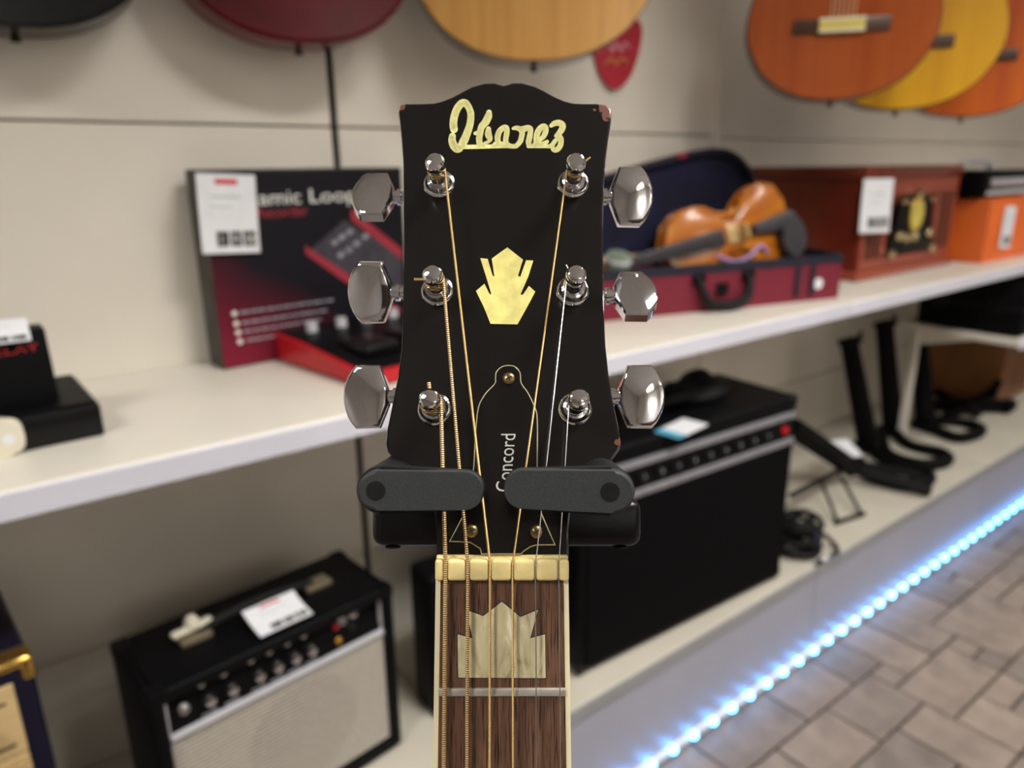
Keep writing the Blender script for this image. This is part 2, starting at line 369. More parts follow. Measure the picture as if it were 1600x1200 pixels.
mc_ = nt.nodes.new('ShaderNodeMath'); mc_.operation = 'MULTIPLY_ADD'; nt.links.new(nz.outputs['Fac'], mc_.inputs[0]); mc_.inputs[1].default_value = 0.25; nt.links.new(ma.outputs[0], mc_.inputs[2])
rp = nt.nodes.new('ShaderNodeValToRGB'); nt.links.new(mc_.outputs[0], rp.inputs[0]); rp.color_ramp.elements[0].color = rgb((132, 28, 52)); rp.color_ramp.elements[0].position = 0.1
rp.color_ramp.elements[1].color = rgb((24, 22, 30)); rp.color_ramp.elements[1].position = 0.95; nt.links.new(rp.outputs[0], bs.inputs['Base Color'])

# ------------------------------------------------------------------ room
YW, YR = 1.206, 1.37          # back panels; the deeper wall behind the open bays
YF = 0.809                    # shelf front
X0, X1 = -1.45, 4.55
ZU, ZL = 0.92, 0.272          # upper and lower shelf tops
bm = NB(); box(bm, (X0 - 0.6, -3.2, -0.06), (X1 + 0.1, YR + 0.1, -0.004)); floor = struct(fin('floor', bm, 'floor_far'))
bm = NB(); box(bm, (X0 - 0.6, -3.2, 2.78), (X1 + 0.1, YR + 0.1, 2.84)); struct(fin('ceiling', bm, 'ceiling_white'))
bm = NB(); box(bm, (X0 - 0.6, YR, -0.004), (X1 + 0.1, YR + 0.1, 2.78)); wall = struct(fin('wall_back', bm, 'wall_cream'))
bm = NB(); box(bm, (X0 - 0.6, -3.3, -0.06), (X1 + 0.1, -3.2, 2.84)); struct(fin('wall_front', bm, 'wall_wood'))
bm = NB(); box(bm, (X0 - 0.7, -3.3, -0.06), (X0 - 0.6, YR + 0.1, 2.84)); struct(fin('wall_left', bm, 'wall_room'))
bm = NB(); box(bm, (X1 + 0.1, -3.3, -0.06), (X1 + 0.2, YR + 0.1, 2.84)); struct(fin('wall_right', bm, 'wall_room'))
bm = NB(); box(bm, (X0 - 0.598, -3.198, 0.0), (X1 + 0.098, -3.16, 1.22), 0.004, 1); struct(fin('trim_4', bm, 'reflection_dark'))  # unseen dark band added to give the chrome a dark and light split
# back panels of the first two bays, with open joints
BX = [-1.453, -0.453, 0.547, 1.547]
zs = [0.01, 0.081, 0.481, 0.881, 1.281, 1.681, 2.081, 2.481]
for a, b in zip(BX, BX[1:]):
    for z0, z1 in zip(zs, zs[1:]):
        bm = NB(); box(bm, (a + 0.006, YW, z0 + 0.0015), (b - 0.006, YW + 0.016, z1 - 0.0015), 0.002, 1)
        fin('back_panel', bm, 'wall_cream', wall)
bm = NB(); box(bm, (BX[0], YW + 0.018, 0.0), (BX[-1], YR - 0.001, 2.48)); fin('panel_core', bm, 'dark_gap', wall)
k = 1
for z0, z1 in zip([0.01, 0.481, 1.281, 2.081], [0.481, 1.281, 2.081, 2.76]):
    bm = NB(); box(bm, (1.56, YR - 0.014, z0 + 0.002), (X1, YR - 0.001, z1 - 0.002), 0.002, 1); fin('back_panel', bm, 'wall_cream', wall)
for i, x in enumerate([-0.453, 0.547]):
    bm = NB(); box(bm, (x - 0.0055, YW + 0.004, 0.01), (x + 0.0055, YW + 0.018, 2.48))
    for q in range(44):
        box(bm, (x - 0.004, YW + 0.001, 0.1 + q * 0.05), (x + 0.004, YW + 0.004, 0.118 + q * 0.05))
    struct(fin('trim_%d' % (i + 1), bm, 'dark_gap'))
bm = NB(); box(bm, (1.543, YW - 0.002, 0.01), (1.565, YR - 0.015, 2.48), 0.003, 1); struct(fin('trim_3', bm, 'wall_cream'))
# ceiling lamps
for i, (lx, ly, lz, le, sp_) in enumerate(LAMPS):
    t = thing('ceiling_lamp', 'white panel lamp hung over the shop aisle' if lz < 2.5 else 'added white panel lamp brightening the far wall for chrome reflections', 'lamp', (lx, ly, lz), 0, 'aisle lamps' if lz < 2.5 else 'added reflection lamps')
    bm = NB(); box(bm, (-0.32, -0.18, -0.04), (0.32, 0.18, 0.0), 0.006, 1); fin('lamp_housing', bm, 'ceiling_white', t)
    bm = NB(); box(bm, (-0.275, -0.14, -0.044), (0.275, 0.14, -0.0405)); fin('diffuser', bm, 'lamp_glow', t)
    for rx_ in (-0.25, 0.25):
        bm = NB(); tube(bm, [(rx_, 0, 0), (rx_, 0, 2.78 - lz)], 0.006, 8); fin('hanger_rod', bm, 'steel', t)

# shelves
def shelf(x0, x1, z, yb, label, yf=YF, plinth=False, lip='shelf_lip', lh=0.031):
    t = thing('store_shelf', label, 'shelf', ((x0 + x1) / 2, yf, z)); hw = (x1 - x0) / 2 - 0.0015; d = yb - yf
    bm = NB(); box(bm, (-hw, 0.004, -0.022), (hw, d, 0), 0.002, 1); fin('shelf_board', bm, 'shelf_white_dimmed' if plinth else 'shelf_white', t)
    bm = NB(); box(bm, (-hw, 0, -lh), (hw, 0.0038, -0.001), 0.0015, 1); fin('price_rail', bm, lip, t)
    for s in (-1, 1):
        bm = NB(); prism(bm, [(d * 0.35, -0.024), (d, -0.024), (d, -0.09)], -0.0015, 0.0015); fin('bracket', bm, 'shelf_white', t, T(s * (hw - 0.012), 0, 0) @ Rz(PI / 2))
    if plinth:
        bm = NB(); box(bm, (-hw, 0.0045, -z + 0.0), (hw, 0.02, -lh - 0.001)); fin('plinth', bm, 'plinth_grey', t)
    return t
shelf(-0.453, 0.547, ZU, YW - 0.002, 'upper white metal shelf holding the black looper carton and red floor unit')
shelf(0.547, 1.547, ZU, YW - 0.002, 'upper white metal shelf under the open violin case')
shelf(1.547, 2.547, ZU, YR - 0.015, 'upper white metal shelf under the mahogany record player and orange carton')
shelf(2.547, 3.547, ZU, YR - 0.015, 'upper white metal shelf farthest along the wall, beyond the orange carton')
ms = shelf(2.547, 3.547, 0.685, 1.17, 'short white middle shelf carrying the black equipment case', yf=0.79)
for px_ in (-0.486, 0.486):
    bm = NB(); box(bm, (px_ - 0.013, 0.300, ZL - 0.685), (px_ + 0.013, 0.324, -0.0225), 0.003, 1); fin('support_post', bm, 'shelf_white', ms)
shelf(-0.453, 0.547, ZL, YW - 0.002, 'lower white shelf under the small silver grille amplifier', plinth=True, lip='latch_and_shaded_lip')
shelf(0.547, 1.547, ZL, YW - 0.002, 'lower white shelf under the large black combo amplifier', plinth=True, lip='latch_and_shaded_lip')
shelf(1.547, 2.547, ZL, YR - 0.015, 'lower white shelf with the folded black stand and cable coil', plinth=True, lip='latch_and_shaded_lip')
shelf(2.547, 3.547, ZL, YR - 0.015, 'lower white shelf farthest along the wall, under the wooden cajon', plinth=True, lip='latch_and_shaded_lip')

# LED strip on the plinth
t = thing('led_strip', 'glowing blue white LED strip along the plinth just above the stone floor', 'light strip', (0.5, YF + 0.0045, 0.0))
bm = NB(); box(bm, (-0.9, -0.013, 0.018), (3.0, 0, 0.032), 0.001, 1); fin('strip_tape', bm, 'tape', t)
bm = NB(); lathe(bm, [(0.0088, 0), (0.0088, 0.002), (0.0072, 0.006), (0.004, 0.0085), (0.0, 0.0092)], 12, Rx(math.radians(55))); proto = fin('diode', bm, 'led', t, T(0.452 - 0.0665 * 18, -0.0125, 0.0315))
for i in range(1, 56):
    c = proto.copy(); COL.objects.link(c); c.parent = t; c.matrix_local = T(0.452 - 0.0665 * 18 + 0.0665 * i, -0.0125, 0.0315)

# floor stones (random ashlar), single stones where the photograph shows them
U_ = 0.066; NX, NY = 52, 21; gx0, gy0 = 0.30, YF + 0.012 - NY * U_
grid = [[0] * NX for _ in range(NY)]; stone_me = {}; cnt = 0
sizes = [(4, 2), (3, 2), (2, 3), (2, 2), (3, 3), (5, 2), (4, 3), (3, 1), (2, 1), (1, 1)]
wts = [5, 6, 3, 4, 3, 3, 3, 2, 2, 1]
for j in range(NY - 1, -1, -1):
    for i in range(NX):
        if grid[j][i]: continue
        order = sorted(sizes, key=lambda s: -random.random() ** (1.0 / wts[sizes.index(s)]))
        for (a, b) in order:
            if i + a <= NX and j - b + 1 >= 0 and all(not grid[j - q][i + p] for p in range(a) for q in range(b)):
                for p in range(a):
                    for q in range(b): grid[j - q][i + p] = 1
                key = (a, b)
                if key not in stone_me:
                    bm = NB(); g = 0.0028; box(bm, (g, -b * U_ + g, -0.006), (a * U_ - g, -g, 0.0), 0.0022, 1)
                    o = fin('paving_stone', bm, 'stone', floor); stone_me[key] = o.data
                else:
                    o = bpy.data.objects.new('paving_stone', stone_me[key]); COL.objects.link(o); o.parent = floor
                o.location = (gx0 + i * U_, gy0 + (j + 1) * U_, random.uniform(-0.0006, 0.0008)); o.rotation_euler.z = random.uniform(-0.006, 0.006)
                cnt += 1; break
bm = NB(); box(bm, (gx0, gy0, -0.0045), (gx0 + NX * U_, YF + 0.012, -0.0038)); fin('joint_bed', bm, 'joint_dark', floor)
print('stones', cnt)

# ------------------------------------------------------------------ the guitar in front
D0 = 0.2357
x0g = (784.5 - 800) / F * D0; z0g = (600 - 905) / F * D0
BASE = 0.90                                  # from nut down to the guitar's base
GM = Matrix(((RIGHT.x, FWD.x, UP.x, 0), (RIGHT.y, FWD.y, UP.y, 0), (RIGHT.z, FWD.z, UP.z, 0), (0, 0, 0, 1)))
nut_w = CAM + RIGHT * x0g + FWD * D0 + UP * z0g
gt = thing('acoustic_guitar', 'black headstock acoustic guitar with chrome tuners held in a stand, nearest the camera', 'guitar', mw=T(*(nut_w - UP * BASE)) @ GM)
GN = T(0, 0, BASE)                            # nut frame inside the guitar
def G(px, py, D): return Vector(((px - 800) / F * D - x0g, D - D0, (600 - py) / F * D - z0g))
TH = math.radians(15)
ez = Vector((0, math.sin(TH), math.cos(TH))); ey = Vector((0, math.cos(TH), -math.sin(TH)))
OH = Vector((0, 0.0028, 0.0074))
HM = GN @ Matrix(((1, 0, 0, OH.x), (0, ey.y, ez.y, OH.y), (0, ey.z, ez.z, OH.z), (0, 0, 0, 1)))
def HP(px, py, h=0.0):
    c = Vector((-x0g, -D0, -z0g)); d = Vector(((px - 800) / F, 1, (600 - py) / F))
    t_ = (-h - (c - OH).dot(ey)) / d.dot(ey); p = c + d * t_ - OH
    return (p.x, p.dot(ez))
def HL(u, v, h): return OH + Vector((u, 0, 0)) + ez * v - ey * h     # headstock coords -> nut frame
# outline, averaged left/right about the centre line 787
right = [(787, 133.0), (794, 131.2), (801, 128.8), (815, 128.8), (835, 134), (850, 141), (866, 150), (882, 157), (896, 160.5), (912, 161.2), (934, 161.2), (947, 163), (956, 172),
         (955, 190), (951, 215), (946.5, 250), (944, 290), (942.5, 340), (942.5, 404), (943.5, 470), (946.5, 540), (952, 590), (959, 630), (967, 668), (970.5, 692), (968, 703), (951, 726), (925, 748), (905, 768), (893, 792), (889, 830), (888.5, 871)]
left = [(780, 131.4), (773, 129.0), (757, 129.5), (737, 135), (722, 143), (707, 151), (692, 157), (678, 160.6), (660, 161.4), (634, 161.4), (626, 163), (622.5, 174),
        (625, 195), (627, 215), (629.5, 250), (630.5, 300), (630.3, 404), (629.5, 470), (627, 545), (621, 590), (613, 630), (604.5, 672), (602.5, 694), (606, 706), (626, 729), (650, 752), (668, 775), (678, 800), (681, 830), (681.5, 871)]
ol = [HP(*p) for p in right] + [HP(*p) for p in reversed(left)]
ol = ol[::-1]
c_tr = HP(950, 170); c_tl = HP(626, 164); c_br = HP(969, 690)
worn('lacquer_worn', [(c_tr[0] + 0.001, 0.001, c_tr[1], 0.0050), (c_tl[0], 0.001, c_tl[1], 0.0022), (c_br[0] + 0.0005, 0.001, c_br[1], 0.0022)])
bm = NB(); plate(bm, ol, 0.0, 0.0155, 0.0008); fin('headstock', bm, 'lacquer_worn', gt, HM, angle=40)
# logo
def LT(x, y): return HP(680 + x * 0.14375, 130 + y * 0.14375)
logo = [
    [(205, 505, 74), (198, 450, 74), (205, 380, 72), (230, 300, 72), (272, 236, 72), (318, 216, 72), (356, 252, 66), (384, 320, 64), (386, 400, 66), (370, 480, 70), (342, 560, 74), (312, 630, 80), (282, 688, 76)],
    [(188, 580, 66), (184, 625, 72), (202, 680, 78), (238, 716, 80), (262, 716, 70)],
    [(285, 695, 42), (420, 695, 40), (600, 691, 38), (750, 689, 36), (880, 687, 40)],
    [(585, 320, 52), (578, 365, 72), (545, 430, 72), (505, 480, 66), (487, 550, 62), (478, 610, 60), (486, 668, 58)],
    [(437, 548, 36), (470, 540, 44)],
    [(580, 500, 46), (578, 560, 66), (596, 610, 50), (575, 640, 32), (545, 655, 32), (520, 682, 36)],
    [(640, 690, 30), (680, 655, 52), (678, 590, 56), (700, 525, 54), (745, 485, 50), (775, 490, 50), (778, 545, 52), (766, 610, 50), (775, 660, 50), (820, 688, 44), (880, 688, 44)],
    [(880, 688, 44), (922, 640, 50), (938, 590, 52), (945, 545, 54), (925, 505, 52), (880, 490, 44), (846, 497, 28)],
    [(925, 505, 52), (965, 500, 60), (1010, 488, 54), (1036, 505, 50), (1030, 570, 54), (1016, 640, 56), (1020, 682, 44)],
    [(1015, 688, 38), (1130, 687, 38), (1245, 690, 36)],
    [(1060, 686, 30), (1098, 650, 56), (1100, 590, 54), (1120, 525, 58), (1160, 478, 54), (1198, 478, 50), (1200, 530, 54), (1172, 588, 48), (1120, 622, 40)],
    [(1120, 665, 60), (1170, 668, 56), (1215, 640, 36)],
    [(1262, 464, 40), (1300, 440, 54), (1350, 436, 60), (1384, 462, 62), (1376, 505, 60), (1346, 548, 54), (1315, 575, 40)],
    [(1315, 575, 40), (1352, 590, 56), (1368, 630, 52), (1355, 690, 52), (1318, 728, 50), (1284, 722, 46), (1278, 680, 36), (1305, 632, 38), (1335, 600, 40)],
    [(1240, 690, 34), (1270, 672, 40), (1300, 630, 36)],
]
logo.append([(655, 672, 58), (720, 674, 62), (800, 680, 52)])
logo = [[(x, y, w_ * 1.09) for x, y, w_ in st_] for st_ in logo]
bm = NB(); ribbon(bm, logo, LT, -0.00022, 0, 5)
for v in bm.verts: v.co.y = -0.00022
o = fin('logo', bm, 'ivory', gt, HM, smooth=False); o['label'] = 'cream script Ibanez logo'
crown = [(792.7, 386.9), (817, 406), (809.3, 431), (812.8, 433.2), (822, 407.2), (833.2, 407.3), (825.4, 432.4), (813, 460.5), (817, 461), (826.4, 447), (836.3, 456), (825.5, 476.5), (808.6, 507), (766.4, 506.2), (756, 480), (743.8, 455), (757, 443.6), (764.7, 459.4), (768, 460.5), (759.6, 432.4), (750.5, 403.8), (762, 404.8), (769.8, 431.4), (772.6, 432.6), (768.4, 404.4)]
bm = NB(); prism(bm, [HP(*p) for p in crown][::-1], -0.00022, 0.0003); o = fin('crown_inlay', bm, 'crown_ivory', gt, HM, smooth=False); o['label'] = 'cream crown shaped headstock inlay'

# truss rod cover
def C7(x, y): return (680 + x * 0.26667, 560 + y * 0.26667)
tr = [(350, 125), (356, 85), (388, 54), (430, 45), (472, 54), (500, 90), (507, 150), (545, 205), (585, 290), (601, 370), (600, 640), (625, 912), (705, 1096), (600, 1096), (560, 1106), (516, 1136), (505, 1150), (270, 1150), (262, 1118), (205, 1082), (82, 1076), (165, 918), (224, 640), (244, 330), (285, 222), (345, 155)]
tr = spline(tr[22:] + tr[:11], 4) + tr[11:22]
co = [HP(*C7(*p)) for p in tr]
cx_ = sum(p[0] for p in co) / len(co); cz_ = sum(p[1] for p in co) / len(co)
bm = NB(); prism(bm, co[::-1], -0.0012, 0.0); cov = fin('truss_rod_cover', bm, 'cream_line', gt, HM, smooth=False); cov['label'] = 'black bell shaped truss rod cover with cream edge'
bm = NB(); plate(bm, shrink(co, 0.0004)[::-1], -0.0020, -0.0012, 0.0002); fin('cover_face', bm, 'lacquer', cov)
for (px, py) in ((795, 591.5), (737, 830), (838, 831)):
    u, v = HP(px, py, 0.0022)
    bm = NB(); lathe(bm, [(0.0022, 0), (0.0022, 0.0004), (0.0018, 0.001), (0.0011, 0.0013), (0, 0.0014)], 16, T(u, -0.002, v) @ Rx(PI / 2))
    sc = fin('screw', bm, 'brass_screw', cov)
    bm = NB()
    for a in (0.5, 0.5 + PI / 2): box(bm, (-0.0012, -0.00022, 0.0009), (0.0012, 0.00022, 0.0015), 0, 1, T(u, -0.002, v) @ Rx(PI / 2) @ Rz(a))
    s2 = fin('screw_slot', bm, 'dark_gap', gt, HM)
u0, v0 = HP(783.5, 768, 0.002); u1, v1 = HP(797, 678, 0.002)
a_ = math.atan2(v1 - v0, 0)
tx = text('lettering', 'Concord', 0.0098, 'white_print', cov, T(0, 0, 0), ext=0.00005, sx=0.8)
zl = [v.co.x for v in tx.data.vertices]; hz = [v.co.z for v in tx.data.vertices]
sc1 = (v1 - v0) / (max(zl) - min(zl))
ubase = HP(806, 720, 0.002)[0]; utop = HP(782.5, 720, 0.002)[0]; sc2 = (ubase - utop) / (max(hz) - min(hz))
for v in tx.data.vertices:
    along = (v.co.x - min(zl)) * sc1; up = (v.co.z - min(hz)) * sc2
    v.co = Vector((ubase - up - 0.0018 * (1 - along / (v1 - v0)), -0.0021, v0 + along))

# neck, fretboard, nut
hw0 = 0.02145; tp = 0.0149
def hwid(z): return hw0 - z * tp
ZE = -0.44
bm = NB(); rings = []
for z in [0.0, -0.02, -0.06, -0.15, -0.3, -0.345]:
    h = hwid(z); dp = 0.017 + (-z) * 0.012
    rings.append([bm.verts.new((h * math.cos(a) * 0.99, 0.006 + dp * math.sin(a) ** 0.8, z)) for a in [PI * k / 16 for k in range(17)]])
for a, b in zip(rings, rings[1:]):
    for k in range(16): bm.faces.new((a[k], a[k + 1], b[k + 1], b[k]))
    bm.faces.new((a[0], b[0], b[16], a[16]))
bm.faces.new(rings[0]); bm.faces.new(rings[-1])
fin('neck', bm, 'black_gloss', gt, GN)
# throat behind the nut
bm = NB(); rings = []
for z, y0, dp in [(-0.002, 0.004, 0.019), (0.006, 0.0035, 0.021), (0.02, 0.0075, 0.021), (0.034, 0.0115, 0.017)]:
    h = hw0 * 0.985
    rings.append([bm.verts.new((h * math.cos(a), y0 + dp * math.sin(a) ** 0.8, z)) for a in [PI * k / 16 for k in range(17)]])
for a, b in zip(rings, rings[1:]):
    for k in range(16): bm.faces.new((a[k], a[k + 1], b[k + 1], b[k]))
    bm.faces.new((a[0], b[0], b[16], a[16]))
bm.faces.new(rings[0]); bm.faces.new(rings[-1]); fin('neck_volute', bm, 'black_gloss', gt, GN)
bw = 0.0016
bm = NB(); prism(bm, [(hwid(0) - bw, 0), (hwid(ZE) - bw, ZE), (-hwid(ZE) + bw, ZE), (-hwid(0) + bw, 0)], 0, 0.006); fb = fin('fretboard', bm, 'rosewood', gt, GN, smooth=False); fb['label'] = 'brown rosewood fretboard'
for s in (-1, 1):
    bm = NB(); prism(bm, [(s * hwid(0), 0), (s * hwid(ZE), ZE), (s * (hwid(ZE) - bw), ZE), (s * (hwid(0) - bw), 0)], -0.0001, 0.006); fin('binding', bm, 'binding', gt, GN, smooth=False)
SC = 0.648
for n_ in range(1, 21):
    z = -SC * (1 - 2 ** (-n_ / 12.0)); h = hwid(z) - bw * 0.9
    bm = NB(); prism(bm, [(0.0013 * math.copysign(abs(math.cos(a)) ** 0.45, math.cos(a)), 0.0009 * math.sin(a) ** 0.45) for a in [PI * k / 8 for k in range(9)]], -h, h, M=Matrix(((0, 1, 0, 0), (0, 0, -1, 0), (1, 0, 0, z), (0, 0, 0, 1))))
    fin('fret', bm, 'nickel_fret', gt, GN)
inl = [(432, 420), (520, 492), (602, 458), (565, 592), (635, 573), (638, 778), (228, 776), (225, 573), (295, 592), (265, 458), (345, 488)]
io = [tuple(G(640 + x / 3.0, 800 + y / 3.0, D0)[i] for i in (0, 2)) for x, y in inl]
bm = NB(); prism(bm, io[::-1], -0.00012, 0.0004); o = fin('pearl_inlay', bm, 'pearl', fb, smooth=False); o['label'] = 'mother of pearl crown inlay'
bm = NB(); prism(bm, shrink(io, -0.0003)[::-1], -0.00005, 0.0003); fin('inlay_outline', bm, 'dark_gap', fb, smooth=False)
for n_ in (3, 5, 7, 9, 12, 15):
    za = -SC * (1 - 2 ** (-(n_ - 1) / 12.0)); zb = -SC * (1 - 2 ** (-n_ / 12.0)); zc = (za + zb) / 2; sc_ = min(0.75, (za - zb) / 0.040)
    mz = sum(p[1] for p in io) / len(io)
    bm = NB(); prism(bm, [(p[0] * sc_, (p[1] - mz) * sc_ + zc) for p in io][::-1], -0.00012, 0.0004); fin('pearl_inlay', bm, 'pearl', fb, smooth=False)
SX = [(x - 784.5) / F * D0 for x in (697, 731.5, 766, 801, 836.5, 872.5)]
SR = [0.00068, 0.00056, 0.00042, 0.00033, 0.00022, 0.00017]
bm = NB(); box(bm, (-hw0, 0.0012, -0.0), (hw0, 0.008, 0.0073), 0.0006, 2)
ed = [-hw0] + [v for i in range(6) for v in (SX[i] - SR[i] * 0.8, SX[i] + SR[i] * 0.8)] + [hw0]
for i in range(7):
    a, b = ed[2 * i], ed[2 * i + 1]
    box(bm, (a, -0.0026, 0.0), (b, 0.004, 0.0068), min(0.0011, (b - a) * 0.3), 3)
fin('nut', bm, 'bone', gt, GN)

# tuners and strings
PH = [(685.5, 285), (682.5, 453), (678, 638.5), (895.5, 285), (895, 453), (898.7, 638)]
posts = [HP(x, y, 0.001) for x, y in PH]
BT = [(591, 308, -0.30, -1, 616), (585, 457, 0.52, -1, 613), (578, 620, 0.22, -1, 609), (986, 308, 0.36, 1, 953), (990, 463, -0.42, 1, 958), (996, 620, 0.20, 1, 966)]
btn = [(0.0, 0.0032), (0.0034, 0.0117), (0.0120, 0.0119), (0.0138, 0.0099), (0.0152, 0.0075), (0.0162, 0.005), (0.0168, 0.0025), (0.0170, 0.0)]
bo = btn + [(x, -z) for x, z in reversed(btn[:-1])]
for k in range(6):
    u, v = posts[k]; s = BT[k][3]
    bm = NB(); A = T(u, 0, v) @ Rx(PI / 2)
    lathe(bm, [(0.0058, 0), (0.0059, 0.0006), (0.0055, 0.0013), (0.0050, 0.0016), (0.0046, 0.0026), (0.0042, 0.0034), (0.0034, 0.0037)], 28, A)
    tm = fin('tuning_machine', bm, 'chrome', gt, HM); tm['label'] = 'chrome tuning machine'
    bm = NB(); lathe(bm, [(0.0030, 0.003), (0.0030, 0.0062), (0.0026, 0.0068), (0.0024, 0.0088), (0.0026, 0.0106), (0.0031, 0.0112), (0.0035, 0.0118), (0.0036, 0.0142), (0.0034, 0.0153), (0.0027, 0.0162), (0.0014, 0.0166), (0, 0.0167)], 24, A)
    fin('string_post', bm, 'chrome', tm)
    # housing on the back and the shaft to the button
    hu, hv = HP(BT[k][4], BT[k][1], -0.020)
    bm = NB(); box(bm, (u - 0.009, 0.0157, hv - 0.008), (u + 0.009, 0.027, hv + 0.008), 0.003, 3); fin('gear_housing', bm, 'chrome', tm)
    bm = NB(); L_ = abs(hu - u); A2 = T(u, 0.020, hv) @ Ry(s * PI / 2)
    lathe(bm, [(0.0022, 0.005), (0.0022, L_ - 0.0058), (0.0030, L_ - 0.0056), (0.0030, L_ - 0.0042), (0.0023, L_ - 0.0040), (0.0023, L_ - 0.0032), (0.0034, L_ - 0.0030), (0.0034, L_ - 0.0014), (0.0026, L_ - 0.0012), (0.0026, L_ + 0.001)], 18, A2)
    fin('button_shaft', bm, 'chrome', tm)
    bm = NB(); oo = [(p[0] * s, p[1]) for p in spline(bo[:3], 1) + bo[3:]]; cxb = 0.009 * s; nb = len(oo); rg = []
    for sc_, yy in ((0.25, -0.0036), (0.6, -0.0033), (0.86, -0.0029), (0.925, -0.0027), (0.965, -0.0024), (1.0, -0.0017), (1.0, 0.0017), (0.965, 0.0024), (0.925, 0.0027), (0.6, 0.0033), (0.25, 0.0036)):
        rg.append([bm.verts.new((cxb + (x - cxb) * sc_, yy, z * sc_)) for x, z in oo])
    for a, b in zip(rg, rg[1:]):
        for i in range(nb): bm.faces.new((a[i], a[(i + 1) % nb], b[(i + 1) % nb], b[i]))
    for ring, yy in ((rg[0], -0.0037), (rg[-1], 0.0037)):
        cv = bm.verts.new((cxb, yy, 0))
        for i in range(nb): bm.faces.new((ring[i], ring[(i + 1) % nb], cv))
    fin('tuner_button', bm, 'chrome', tm, T(hu, 0.020, hv) @ Rx(BT[k][2]), angle=22)
order = [2, 1, 0, 3, 4, 5]
smat = ['wound_heavy', 'wound_heavy', 'wound_light', 'wound_light', 'plain_wire', 'plain_wire']
names = 'string'
for i in range(6):
    u, v = posts[order[i]]; s = -1 if order[i] < 3 else 1; r = SR[i]; rw = 0.0026 + r
    pts = [Vector((SX[i] * 1.28, -0.0042, -SC)), Vector((SX[i] * 1.28 + (SX[i] - SX[i] * 1.28) * 0.9, -0.0028, -0.06)), Vector((SX[i], -0.0021 - r * 0.3, 0.0)), Vector((SX[i], -0.0021 - r * 0.3, 0.0055))]
    a0 = 0 if s < 0 else PI; turns = [2.6, 2.4, 2.2, 2.2, 2.2, 2.2][i]; h0 = 0.0104
    n_ = int(turns * 16)
    for q in range(n_ + 1):
        a = a0 + (1 if s < 0 else -1) * 2 * PI * turns * q / n_
        pts.append(HL(u + rw * math.cos(a), v + rw * math.sin(a), h0 - 2 * r * turns * q / n_ if False else h0 - 2.0 * r * (turns * q / n_)))
    bm = NB(); tube(bm, pts, r, 8)
    stub = {0: (670, 598), 1: (647, 437), 3: (922, 246), 4: (884.5, 414)}.get(i)
    if stub:
        e_ = HP(stub[0], stub[1], 0.0095); tube(bm, [HL(u, v, 0.0098), HL(e_[0], e_[1], 0.0095)], r, 8)
    if i == 2: tube(bm, [HL(u - 0.0001, v - 0.0028, 0.0102), HL(u + 0.0002, v - 0.0034, 0.0065)], r, 6)
    fin(names, bm, smat[i], gt, GN)

# guitar body below the frame
def body_pts(wd, n=8):
    hp = [(0, 0), (0.082, 0.012), (0.148, 0.054), (0.186, 0.128), (0.178, 0.205), (0.135, 0.275), (0.127, 0.32), (0.138, 0.385), (0.132, 0.435), (0.09, 0.475), (0.03, 0.487)]
    k_ = wd / 0.374; hp = [(x * k_, z * k_) for x, z in hp]
    full = hp + [(-x, z) for x, z in reversed(hp[1:])]
    return spline(full, n, True)
bz = -0.345 - 0.487
bp = [(x, z + bz) for x, z in body_pts(0.40)]
bm = NB(); prism(bm, bp, 0.0085, 0.115, 0.004, 2, both=True); fin('body', bm, 'guitar_side_dark', gt, GN)
bm = NB(); prism(bm, shrink(bp, 0.004), 0.0068, 0.0084); fin('soundboard', bm, 'spruce', gt, GN)
bm = NB(); prism(bm, circle(0, -0.49, 0.05, 32), 0.0060, 0.0067); fin('soundhole', bm, 'dark_gap', gt, GN)
bm = NB(); box(bm, (-0.078, -0.001, -SC - 0.016), (0.078, 0.0067, -SC + 0.012), 0.003, 2); fin('bridge', bm, 'ebony', gt, GN)

# ------------------------------------------------------------------ stand holding it
yk = HL(0, 0.0, 0)
st_w = nut_w + FWD * 0.075
st = thing('guitar_stand', 'black guitar stand with rubber yoke arms closed around the guitar neck', 'stand', mw=T(st_w.x, st_w.y, 0.0) @ Matrix.Rotation(math.atan2(RIGHT.y, RIGHT.x), 4, 'Z'))
S2 = st.matrix_world.inverted() @ T(*nut_w) @ GM     # nut frame seen from the stand
def yoke_box(pxa, pya, pxb, pyb, D, y1, name, m, r=0.004):
    a = G(pxa, pya, D); b = G(pxb, pyb, D); bm = NB()
    box(bm, (min(a.x, b.x), a.y, min(a.z, b.z)), (max(a.x, b.x), a.y + y1, max(a.z, b.z)), r, 4); return fin(name, bm, m, st, S2)
yoke_box(579, 781, 1004, 857, 0.2715, 0.03, 'yoke_housing', 'plastic_black', 0.0045)
for px in (614, 968):
    p = G(px, 857, 0.2765); bm = NB(); lathe(bm, [(0.0030, 0), (0.0030, 0.0006), (0, 0.0007)], 14, T(p.x, p.y, G(px, 857, 0.2715).z) @ Matrix.Scale(-1, 4, (0, 0, 1))); fin('housing_screw', bm, 'rubber_dark', st, S2)
